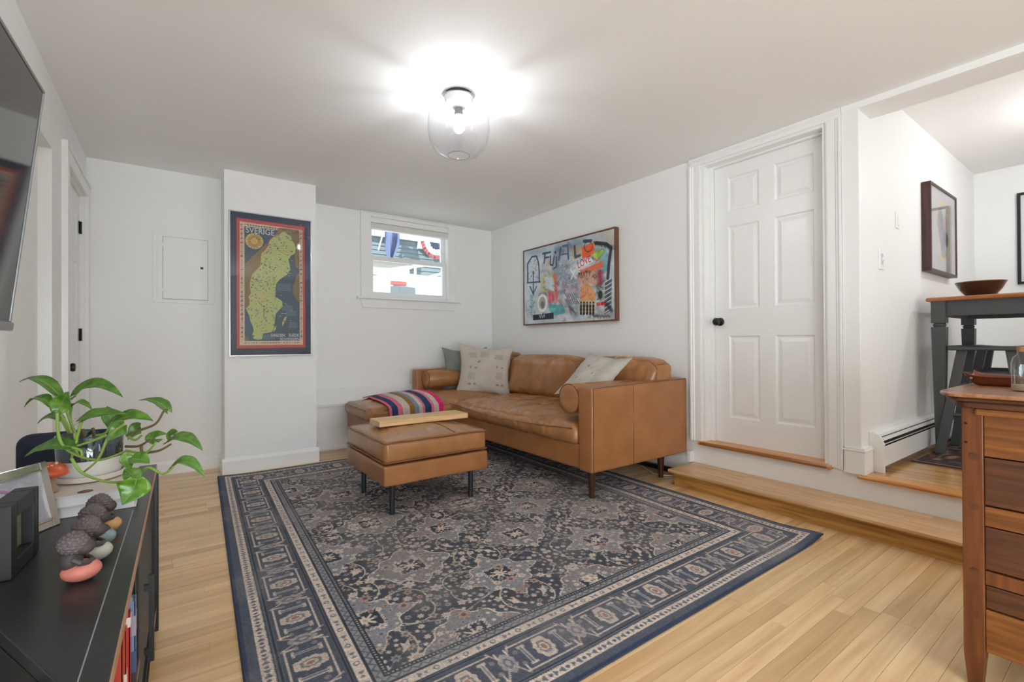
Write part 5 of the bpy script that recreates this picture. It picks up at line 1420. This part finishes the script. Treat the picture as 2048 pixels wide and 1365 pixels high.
MB().prism([(-.464, 2.184), (-.464, 1.25), (-.45, 1.25), (-.45, 2.184)], 'z', .06, CZ - .022).build('back_panel', m_dark, cs)
# side panel at the far end with leg, dividers, shelves
MB().prism([(-.465, 2.160), (xf(2.16) - .004, 2.160), (xf(2.185) - .004, 2.186), (-.465, 2.186)], 'z', .0, CZ - .022).build('side_panel', m_dark, cs)
MB().box(xf(2.18) - .03, xf(2.18) + .006, 2.150, 2.188, 0, CZ - .022).build('corner_post', m_black, cs, bevel=.002)
for (y0, y1) in ((1.372, 1.396), (.90, .918)):
    MB().prism([(-.45 if y0 > 1.25 else -.17, y0), (xf(y0) - .010, y0), (xf(y1) - .010, y1), (-.45 if y0 > 1.25 else -.17, y1)], 'z', .085, CZ - .022).build('divider', m_dark, cs)
for (z0, z1, y0, y1, nm) in ((.060, .085, .76, 2.186, 'bottom_shelf'), (.316, .331, .82, 1.372, 'middle_shelf')):
    p = [(-.45, y1), (-.45, 1.26), (-.29, 1.26), (-.21, 1.09), (xf(y0) - .004, y0 + .06), (xf(y1) - .004, y1)]
    MB().prism(p, 'z', z0, z1).build(nm, m_cons, cs)
    edge_strip(y0 + .06, y1, z0 + .001, z1 - .001, -.002).build('edge_band', m_edge, cs)
MB().prism([(-.30, 1.238), (-.213, 1.050), (-.085, .775), (-.085, .79), (-.205, 1.062), (-.29, 1.245)], 'z', .06, CZ - .022).build('end_panel', m_dark, cs)
# mesh door with bar handle
y0, y1 = 1.40, 2.148
dm = MB()
for (a, b, z0, z1) in ((y0, y0 + .03, .09, .575), (y1 - .03, y1, .09, .575), (y0, y1, .09, .115), (y0, y1, .55, .575)):
    dm.prism([(xf(a) - .022, a), (xf(a) - .006, a), (xf(b) - .006, b), (xf(b) - .022, b)], 'z', z0, z1)
dd_ = dm.build('mesh_door', m_dark, cs)
mm = MB()
yy = y0 + .034
while yy < y1 - .032:
    mm.box(xf(yy) - .015, xf(yy) - .0135, yy, yy + .0045, .115, .55); yy += .010
zz = .12
while zz < .55:
    mm.prism([(xf(y0) - .0155, y0 + .03), (xf(y0) - .0125, y0 + .03), (xf(y1) - .0125, y1 - .03), (xf(y1) - .0155, y1 - .03)], 'z', zz, zz + .0045); zz += .010
mo = mm.build('wire_mesh', M('mesh_grey', (118, 116, 114), .45, .6), dd_); mo['kind'] = 'stuff'
yh = 1.60
MB().box(xf(yh) - .006, xf(yh) + .012, yh - .006, yh + .006, .385, .40).box(xf(yh) - .006, xf(yh) + .012, yh - .006, yh + .006, .215, .23).box(xf(yh) + .004, xf(yh) + .016, yh - .007, yh + .007, .195, .425).build('bar_handle', m_black, dd_)

# ---- books standing on the middle shelf
m_page = M('book_pages', (226, 218, 202), .9, vary=(300, .10))
def book_up(label, y0, th, xs, z0, h, dep, col, band=None):
    b = thing('book', (xs - dep / 2, y0 + th / 2, z0), label, 'book', 'books standing in the console')
    c = M('cover_%d_%d_%d' % col, col, .45, vary=(25, .12))
    MB().box(xs - dep, xs, y0, y0 + .002, z0, z0 + h).box(xs - dep, xs, y0 + th - .002, y0 + th, z0, z0 + h).box(xs - .003, xs, y0, y0 + th, z0, z0 + h).build('cover', c, b, bevel=.0008)
    MB().box(xs - dep + .004, xs - .003, y0 + .002, y0 + th - .002, z0 + .003, z0 + h - .004).build('pages', m_page, b)
    if band: 
        for (za, zb, cc) in band: MB().box(xs - dep * .98, xs + .0006, y0 - .0006, y0 + th * .98, z0 + h * za, z0 + h * zb).build('cover_print', M('bprint_%d_%d_%d' % cc, cc, .45, vary=(40, .2)), b)
SZ = .3315
book_up('thin red book leaning at the front of the console books', 1.150, .020, -.0750, SZ, .165, .13, (196, 66, 46))
book_up('orange red paperback with pale spine patches in the console', 1.176, .024, -.0715, SZ, .160, .13, (206, 74, 44), [(.30, .48, (226, 208, 190)), (.05, .14, (60, 34, 34))])
book_up('bright red book next to the blue landscape book', 1.206, .026, -.0672, SZ, .176, .14, (190, 44, 44), [(.86, .97, (230, 222, 210))])
book_up('blue book with a sea and sky landscape cover in the console', 1.240, .034, -.0605, SZ, .186, .15, (110, 130, 168), [(.0, .22, (40, 36, 34)), (.22, .45, (60, 78, 120)), (.62, .84, (150, 150, 168))])
book_up('dark teal book behind the blue book in the console', 1.300, .030, -.0640, SZ, .205, .16, (52, 68, 70))

# ---- two big books lying flat, with the plant on them
def book_flat(label, x0, x1, y0, y1, z0, z1, col):
    b = thing('book', ((x0 + x1) / 2, (y0 + y1) / 2, z0), label, 'book', 'books lying under the plant')
    c = M('flat_%d_%d_%d' % col, col, .4, vary=(30, .04))
    MB().box(x0, x1, y0, y1, z0, z0 + .0025).box(x0, x1, y0, y1, z1 - .0025, z1).box(x0, x0 + .004, y0, y1, z0, z1).build('cover', c, b, bevel=.0006)
    MB().box(x0 + .004, x1 - .004, y0 + .004, y1 - .004, z0 + .0025, z1 - .0025).build('pages', M('white_pages', (222, 222, 226), .85, vary=(260, .06)), b)
    return b
b1 = book_flat('white hardback lying flat directly on the console under another book', -.335, -.079, 1.650, 1.99, CZ + .0005, CZ + .0275, (228, 226, 222))
b2 = book_flat('cream hardback lying flat under the potted plant', -.340, -.084, 1.646, 1.97, CZ + .028, CZ + .056, (222, 214, 202))
MB().lathe([(.016, 0), (.016, .0004), (.009, .0004)], (-.185, 1.672, CZ + .0562), 24).build('cover_mark', M('mark_dark', (70, 60, 66), .5), b2)
MB().lathe([(.007, 0), (.007, .0004)], (-.183, 1.672, CZ + .0565), 18).build('cover_mark', M('mark_red', (176, 70, 56), .5), b2)
BT = CZ + .0565

# ---- plant pot
PX, PY = -.192, 1.835
pl = thing('potted_plant', (PX, PY, BT), 'trailing pothos in a white and dark glazed pot on the books', 'plant')
MB().lathe([(.001, .001), (.070, .001), (.078, .004), (.080, .018), (.076, .018), (.074, .008), (.001, .007)], (PX, PY, BT), 48, close=True).build('saucer', M('saucer_cream', (220, 208, 196), .35), pl, smooth=True, angle=40)
MB().lathe([(.001, .010), (.066, .010), (.071, .016), (.0745, .060), (.0747, .0605)], (PX, PY, BT), 56, close=True).build('pot_lower', M('pot_white', (224, 222, 218), .12, coat=.6), pl, smooth=True, angle=40)
MB().lathe([(.0746, .0605), (.077, .127), (.0755, .129), (.073, .127), (.070, .07), (.068, .062)], (PX, PY, BT), 56, close=True).build('pot_upper', M('pot_dark_glaze', (44, 58, 62), .06, vary=(14, .4), coat=.9), pl, smooth=True, angle=50)
MB().lathe([(.001, .108), (.070, .106), (.070, .10)], (PX, PY, BT), 32, close=True).build('soil', M('soil', (58, 44, 34), 1.0, vary=(90, .4), bump=(120, .8, .006)), pl, smooth=True)
def leaf_mat():
    m, nt, b = base_mat('pothos_leaf')
    oi = N(nt, 'ShaderNodeObjectInfo'); geo = N(nt, 'ShaderNodeNewGeometry')
    no = N(nt, 'ShaderNodeTexNoise'); no.inputs['Scale'].default_value = 46; no.inputs['Detail'].default_value = 3
    nt.links.new(geo.outputs['Position'], no.inputs['Vector'])
    rp = N(nt, 'ShaderNodeValToRGB'); rp.color_ramp.elements[0].position = .35; rp.color_ramp.elements[1].position = .72
    rp.color_ramp.elements[0].color = lin((66, 110, 38)); rp.color_ramp.elements[1].color = lin((114, 152, 62))
    nt.links.new(no.outputs['Fac'], rp.inputs['Fac'])
    mx = N(nt, 'ShaderNodeMix', data_type='RGBA', blend_type='MULTIPLY'); mx.inputs['Factor'].default_value = 1
    nt.links.new(rp.outputs['Color'], mx.inputs['A']); nt.links.new(oi.outputs['Color'], mx.inputs['B'])
    nt.links.new(mx.outputs['Result'], b.inputs['Base Color']); b.inputs['Roughness'].default_value = .32
    b.inputs['Subsurface Weight'].default_value = 0.0
    return m
m_leaf = leaf_mat()
m_stem = M('pothos_stem', (132, 160, 72), .45, vary=(30, .2)); m_stem2 = M('pothos_stem_brown', (104, 92, 58), .6, vary=(30, .2))
LEAVES=[
 ((-0.2612, 1.8436, 0.9016),(-0.3063, 1.8759, 0.9452),(-0.3509, 1.9082, 0.9388),0.0233,'u'),
 ((-0.2494, 1.7489, 0.8664),(-0.2379, 1.7404, 0.8916),(-0.2202, 1.7027, 0.9204),0.0474,'c'),
 ((-0.2786, 1.844, 0.8746),(-0.3068, 1.8642, 0.8947),(-0.3376, 1.8867, 0.8678),0.0199,'u'),
 ((-0.2146, 1.7605, 0.9056),(-0.1661, 1.7252, 0.9328),(-0.1085, 1.6838, 0.8975),0.0356,'m'),
 ((-0.2411, 1.9033, 0.8584),(-0.2185, 1.8869, 0.8722),(-0.1903, 1.8666, 0.8493),0.0157,'u'),
 ((-0.26, 1.8925, 0.8234),(-0.2878, 1.9126, 0.8339),(-0.3184, 1.9348, 0.8128),0.0223,'m'),
 ((-0.2044, 1.6304, 0.782),(-0.2528, 1.6654, 0.7853),(-0.3036, 1.7023, 0.7588),0.0358,'m'),
 ((-0.1905, 1.6446, 0.8458),(-0.1486, 1.6143, 0.8637),(-0.0945, 1.5751, 0.8634),0.0319,'m'),
 ((-0.1432, 1.672, 0.8673),(-0.1317, 1.6639, 0.8372),(-0.1272, 1.6361, 0.8031),0.0348,'c'),
 ((-0.0966, 1.5521, 0.8425),(-0.1124, 1.5636, 0.8247),(-0.1308, 1.5524, 0.8021),0.0418,'c'),
 ((-0.1246, 1.6341, 0.8373),(-0.0842, 1.6048, 0.8526),(-0.0389, 1.5721, 0.8399),0.0342,'m'),
 ((-0.0091, 1.6492, 0.8563),(-0.0359, 1.6684, 0.883),(-0.0748, 1.6965, 0.8859),0.0199,'u'),
 ((-0.0714, 1.7068, 0.812),(-0.085, 1.7167, 0.7987),(-0.0997, 1.7028, 0.7762),0.0367,'c'),
 ((-0.0366, 1.6325, 0.7734),(-0.0353, 1.6315, 0.7896),(-0.009, 1.6124, 0.7959),0.0291,'m'),
 ((-0.0064, 1.6107, 0.7748),(0.0303, 1.5841, 0.7827),(0.0695, 1.5559, 0.7501),0.0275,'u'),
 ((0.0096, 1.6484, 0.7898),(-0.0012, 1.6562, 0.7848),(-0.0066, 1.6603, 0.7682),0.0233,'m'),
 ((-0.0776, 1.4771, 0.765),(-0.0614, 1.4654, 0.762),(-0.0429, 1.4521, 0.7533),0.0315,'m'),
 ((-0.0915, 1.4871, 0.7751),(-0.0869, 1.4839, 0.7565),(-0.0798, 1.4541, 0.7418),0.0286,'c'),
 ((-0.0684, 1.446, 0.722),(-0.0764, 1.452, 0.6939),(-0.0952, 1.4411, 0.6658),0.0675,'c'),
 ((-0.0701, 1.4597, 0.7163),(-0.0816, 1.4679, 0.7306),(-0.0931, 1.4761, 0.742),0.0312,'m'),
 ((0.0012, 1.5067, 0.7246),(0.0332, 1.4835, 0.7381),(0.0701, 1.4571, 0.6999),0.0228,'u'),
]
STEMS=[
  [(-0.2211, 1.8029, 0.7948), (-0.2358, 1.8132, 0.8413), (-0.2424, 1.8178, 0.8777), (-0.2209, 1.8021, 0.8991)] ,
  [(-0.2257, 1.7815, 0.797), (-0.2389, 1.7908, 0.8313), (-0.256, 1.803, 0.8608)] ,
  [(-0.2398, 1.8535, 0.7876), (-0.2548, 1.8641, 0.8215), (-0.2576, 1.8661, 0.8266)] ,
  [(-0.2362, 1.6529, 0.8703), (-0.2334, 1.6512, 0.8135), (-0.2189, 1.6409, 0.7806), (-0.1899, 1.6201, 0.7595), (-0.1464, 1.5886, 0.7503), (-0.0979, 1.5535, 0.7708), (-0.0943, 1.5508, 0.7738)] ,
  [(-0.1877, 1.6303, 0.8459), (-0.1975, 1.6377, 0.7993), (-0.1963, 1.6371, 0.7632), (-0.1768, 1.623, 0.751)] ,
  [(-0.097, 1.54, 0.8427), (-0.1283, 1.5628, 0.8118), (-0.1499, 1.5788, 0.7557), (-0.1788, 1.5999, 0.7233)] ,
  [(-0.1999, 1.5779, 0.7634), (-0.1789, 1.563, 0.7286), (-0.1369, 1.5327, 0.7081), (-0.1041, 1.509, 0.705), (-0.0702, 1.4844, 0.712)] ,
  [(-0.1354, 1.5803, 0.8129), (-0.1656, 1.6023, 0.7982), (-0.1947, 1.6234, 0.7864)] ,
  [(-0.0992, 1.653, 0.7971), (-0.0682, 1.6305, 0.8112), (-0.0347, 1.6061, 0.8285), (-0.0165, 1.5928, 0.8635), (-0.0088, 1.5872, 0.865)] ,
  [(-0.1003, 1.6292, 0.7712), (-0.0698, 1.6072, 0.7726), (-0.0456, 1.5896, 0.7912)] ,
  [(-0.0974, 1.6025, 0.7648), (-0.0562, 1.5727, 0.7583), (-0.0336, 1.5563, 0.7859)] ,
  [(-0.0571, 1.5981, 0.7537), (-0.0266, 1.576, 0.7598), (-0.0012, 1.5575, 0.7768)] ,
  [(-0.0639, 1.5535, 0.7812), (-0.0614, 1.5519, 0.7539), (-0.0504, 1.544, 0.7417)] ,
  [(-0.0714, 1.51, 0.7077), (-0.0488, 1.4935, 0.7355), (-0.0179, 1.4712, 0.7191), (0.0036, 1.4556, 0.7366)] ,
  [(-0.2786, 1.844, 0.8746), (-0.2586, 1.8296, 0.8563), (-0.2318, 1.8106, 0.7949)] ,
  [(-0.2376, 1.8761, 0.861), (-0.2405, 1.8783, 0.8336), (-0.2336, 1.8737, 0.7855)] ,
  [(-0.2027, 1.6168, 0.7842), (-0.1859, 1.6047, 0.7767), (-0.1835, 1.6031, 0.7633)] ,
  [(-0.1008, 1.6788, 0.7932), (-0.0825, 1.6656, 0.7802), (-0.0667, 1.6542, 0.793)] ,
  [(-0.2028, 1.6538, 0.8155), (-0.2029, 1.654, 0.7852), (-0.2103, 1.6596, 0.7488)] ,
  [(-0.1261, 1.6228, 0.839), (-0.1411, 1.6338, 0.8113), (-0.1611, 1.6484, 0.8053)] ,
]
def bez(a, m, b, t):
    c = m * 2 - (a + b) * .5; return a * (1 - t) ** 2 + c * 2 * t * (1 - t) + b * t * t
for i, (a, m_, b, wd, kd) in enumerate(LEAVES):
    a, m_, b = Vector(a), Vector(m_), Vector(b); ax = (b - a).normalized(); cdir = (CAMP - m_).normalized()
    n0 = {'u': Vector((0, 0, 1)) * .95 + cdir * .35, 'm': Vector((0, 0, 1)) * .75 + cdir * .65, 'c': cdir + Vector((0, 0, .25))}[kd]
    wdt = wd * {'u': 1.9, 'm': 1.35, 'c': 1.02}[kd] * .5
    NL, NW = 16, 8; V = []; F = []
    for j in range(NL + 1):
        t = j / NL; p = bez(a, m_, b, t); tg = (bez(a, m_, b, min(1, t + .02)) - bez(a, m_, b, max(0, t - .02))).normalized()
        lat = tg.cross(n0)
        lat = lat.normalized(); nn = lat.cross(tg).normalized()
        hw = wdt * (min(1, (t + .035) / .30) ** .55) * (1 - max(0, (t - .28) / .72) ** 1.7) + .0004
        for q in range(NW + 1):
            s = -1 + 2 * q / NW
            back = -.12 * (b - a).length * abs(s) ** 1.5 * max(0, 1 - t / .22)
            fold = (.32 if kd != 'c' else .16) * abs(s) * hw + .05 * hw * sin(t * 17 + i) * s
            V.append(p + lat * s * hw + nn * fold + tg * back)
    for j in range(NL):
        for q in range(NW):
            k = j * (NW + 1) + q; F.append((k, k + 1, k + NW + 2, k + NW + 1))
    o = MB().add(V, F).build('leaf', m_leaf, pl, smooth=True, angle=0)
    so = o.modifiers.new('thick', 'SOLIDIFY'); so.thickness = .0009
    r_ = random.uniform(.75, 1.1); o.color = (r_ * .95, r_, r_ * .9, 1)
    if i in (8, 9, 5, 6): o.color = (.75, .85, .95, 1)
    if i == 18: o.color = (1.15, 1.2, .8, 1)
    # midrib
    MB().tube([bez(a, m_, b, t / 8) + ((b - a).normalized().cross(n0)).cross(b - a).normalized() * .0006 for t in range(9)], [.0012 - .0001 * t for t in range(9)], 5).build('midrib', m_stem, o)
def smooth_path(pts, n=6):
    P = [Vector(p) for p in pts]; out = []
    for i in range(len(P) - 1):
        p0, p1, p2, p3 = P[max(0, i - 1)], P[i], P[i + 1], P[min(len(P) - 1, i + 2)]
        for k in range(n):
            t = k / n
            out.append(.5 * ((2 * p1) + (p2 - p0) * t + (2 * p0 - 5 * p1 + 4 * p2 - p3) * t * t + (3 * p1 - p0 - 3 * p2 + p3) * t ** 3))
    out.append(P[-1]); return out
for i, pts in enumerate(STEMS):
    q = smooth_path(pts); n = len(q)
    MB().tube(q, [.0036 - .0012 * k / n for k in range(n)], 8).build('stem', m_stem2 if i in (8, 9, 11, 12) else m_stem, pl, smooth=True)
for st_ in ((PX - .01, PY - .01), (PX + .012, PY - .005), (PX - .02, PY + .012)):
    MB().tube([(st_[0], st_[1], BT + .10), (st_[0] - .006, st_[1], BT + .145)], .004, 8).build('stem', m_stem2, pl, smooth=True)

# ---- mushroom ornament
mu_ = thing('mushroom_ornament', (-.262, 1.715, BT), 'small orange toadstool ornament with white spots beside the pot', 'ornament')
mc = (-.262, 1.715, BT)
MB().lathe([(.001, .0005), (.020, .0005), (.022, .006), (.015, .018), (.013, .036), (.016, .046)], mc, 24, close=True).build('stem', M('mush_stem', (176, 150, 122), .6), mu_, smooth=True, angle=0)
cap = MB().lathe([(.012, .044), (.034, .042), (.042, .046), (.041, .054), (.034, .066), (.022, .075), (.008, .079), (.001, .0795)], mc, 36, close=True).build('cap', M('mush_cap', (214, 88, 40), .3, coat=.4), mu_, smooth=True, angle=0)
for k in range(14):
    a = k * 2.4; t = .25 + .7 * ((k * .618) % 1); r = .041 * sin(t * pi / 2); z = .046 + .034 * cos(t * pi / 2)
    p = Vector(mc) + Vector((r * cos(a), r * sin(a), z)); 
    MB().lathe([(.0032, -.001), (.0026, .0008), (.001, .0014)], p, 8).build('spot', M('mush_spot', (236, 226, 210), .5), cap, smooth=True)

# ---- dark rounded speaker behind the pot
sp = thing('speaker', (-.285, 2.06, CZ), 'dark navy rounded speaker standing behind the plant pot', 'speaker')
rounded(-.385, -.185, 2.015, 2.095, CZ + .004, CZ + .168, .036, (6, 3, 5)).build('body', M('navy_fabric', (34, 38, 56), .8, bump=(600, .3, .001)), sp, smooth=True, angle=0, clean=True)
rounded(-.37, -.20, 2.025, 2.085, CZ + .0003, CZ + .006, .002, (2, 2, 1)).build('foot', m_black, sp, clean=True)

# ---- photo frames
def frame_parts(root, A, w, h, bw, th, mat, photo, pic_col, ins):
    """A maps local (x right, y depth back, z up) to world"""
    def tf(mb): mb.v = [tuple(A @ Vector(p)) for p in mb.v]; return mb
    for b in ((0, bw, 0, h), (w - bw, w, 0, h), (bw, w - bw, 0, bw), (bw, w - bw, h - bw, h)):
        tf(MB().box(b[0], b[1], 0, th, b[2], b[3])).build('frame_rail', mat, root, bevel=.002, seg=2)
    tf(MB().box(bw - .001, w - bw + .001, ins, ins + .003, bw - .001, h - bw + .001)).build('photo', photo, root)
    tf(MB().box(bw - .001, w - bw + .001, ins - .004, ins - .003, bw - .001, h - bw + .001)).build('glass_pane', MATS.get('frame_glass') or thin_glass('frame_glass', (250, 250, 250), 1.45), root)
    tf(MB().box(.003, w - .003, th - .002, th, .003, h - .003)).build('back', m_black, root)
    return tf
m_photo1 = M('photo_garden', (190, 188, 120), .4, vary=(60, .7)); m_photo2 = M('photo_sky', (196, 198, 212), .4, vary=(30, .1))
fr1 = thing('photo_frame', (-.24, 1.35, CZ), 'deep black box photo frame nearest the camera on the console', 'photo frame')
ang = math.atan2(1.424 - 1.276, -.232 + .245)
A1 = Matrix.Translation((-.245, 1.276, CZ + .0006)) @ Matrix.Rotation(ang, 4, 'Z')
tf1 = frame_parts(fr1, A1, .149, .140, .029, .038, M('frame_black', (30, 31, 34), .45, vary=(40, .1)), m_photo1, None, .020)
tf1(MB().box(.055, .085, .0195, .0202, .03, .10)).build('photo_print', M('photo_path', (196, 150, 110), .4, vary=(60, .4)), fr1)
fr2 = thing('photo_frame', (-.28, 1.52, CZ), 'silver photo frame leaning between the black frame and the books', 'photo frame')
d2_ = Vector((-.222 + .272, 1.604 - 1.531, 0)).normalized(); w2 = .215
o2 = Vector((-.222, 1.604, CZ + .0008)) - d2_ * w2
A2 = Matrix.Translation(o2) @ Matrix.Rotation(math.atan2(d2_.y, d2_.x), 4, 'Z') @ Matrix.Rotation(radians(-13), 4, 'X')
m_sil = M('frame_silver', (190, 186, 178), .22, .95)
tf2 = frame_parts(fr2, A2, w2, .160, .018, .010, m_sil, m_photo2, None, .006)
for b in ((.018, .022, .018, .142), (w2 - .022, w2 - .018, .018, .142), (.018, w2 - .018, .018, .022), (.018, w2 - .018, .138, .142)): tf2(MB().box(b[0], b[1], -.002, .004, b[2], b[3])).build('inner_bead', m_sil, fr2)
rg = [(w2 * .42 + .045 * cos(2 * pi * k / 24) * (1 + .1 * cos(k * 5)), .0052, .075 + .045 * sin(2 * pi * k / 24)) for k in range(24)]
tf2(MB().ring(rg, .004, 5)).build('photo_print', M('wreath_pink', (176, 120, 160), .5), fr2)
tf2(MB().box(w2 * .5 - .02, w2 * .5 + .02, .010, .012, .01, .12)).build('easel_back', m_black, fr2)

# ---- four monk figurines in a row
m_hair = M('fig_hair', (98, 88, 88), .55, vary=(50, .15)); m_skin = M('fig_clay', (70, 62, 62), .6, vary=(40, .1))
def ell(c, r, nu=28, nv=16, bump=None, tilt_=0):
    def f(s, t):
        th, ph = 2 * pi * s, pi * t; d = Vector((sin(ph) * cos(th), sin(ph) * sin(th), cos(ph)))
        k = 1.0
        if bump: k += bump(th, ph)
        p = Vector((d.x * r[0] * k, d.y * r[1] * k, d.z * r[2] * k))
        return Vector(c) + Matrix.Rotation(tilt_, 3, 'Y') @ p
    return MB().grid(f, nu, nv)
FG = [(-.146, 1.198, (206, 124, 108), 'salmon', 'nearest the camera', 0.0), (-.137, 1.288, (176, 172, 160), 'pale grey', 'second from the camera', .12), (-.138, 1.378, (128, 146, 150), 'blue grey', 'third from the camera', -.05), (-.134, 1.462, (198, 152, 100), 'ochre', 'farthest, next to the books', .15)]
for (x, y, col, nm, wh, rz) in FG:
    fg_ = thing('monk_figurine', (x, y, CZ), 'small clay monk figurine in %s robe, %s' % (nm, wh), 'figurine', 'row of monk figurines on the console')
    fg_.rotation_euler = (0, 0, rz)
    sh = .0195
    rb = ell((.008, 0, sh), (.030, .025, .0192), 28, 14).build('robe', M('robe_' + nm.replace(' ', '_'), col, .55, vary=(60, .08)), None, smooth=True, angle=0, clean=True)
    bd_ = ell((-.006, 0, .042), (.017, .0185, .020), 24, 14).build('body', m_skin, None, smooth=True, angle=0, clean=True)
    def knit(th, ph): return .11 * abs(sin(th * 6.5 + (int(ph * 10 / pi) % 2) * pi / 2)) * abs(sin(ph * 10)) + (.14 * max(0, cos(ph)) ** 8)
    hd = ell((-.003, 0, .0720), (.0228, .0215, .0190), 104, 60, knit, radians(10)).build('head', m_hair, None, smooth=True, angle=0, clean=True)
    fc = ell((.013, 0, .0625), (.0155, .0175, .0135), 20, 12).build('face', m_skin, None, smooth=True, angle=0, clean=True)
    hn = MB().tube([(-.002, -.019, .048), (.008, -.021, .040), (.018, -.013, .036), (.023, 0, .035), (.018, .013, .036), (.008, .021, .040), (-.002, .019, .048)], [.006, .0055, .005, .0055, .005, .0055, .006], 8).build('arms', m_skin, None, smooth=True)
    for o in (rb, bd_, hd, fc, hn): o.parent = fg_; o.location = (0, 0, 0)

# ---- floor cord and stick-on under the sofa
cd = MB().tube(smooth_path([(3.16, 2.55, .014), (3.10, 2.42, .008), (3.06, 2.33, .008), (3.10, 2.25, .008), (3.18, 2.2, .012)]), .004, 8).build('power_cord', M('cord_white', (220, 218, 214), .5), None, smooth=True)
tag(cd, 'thin white cord on the floor behind the rear sofa leg', 'cord')
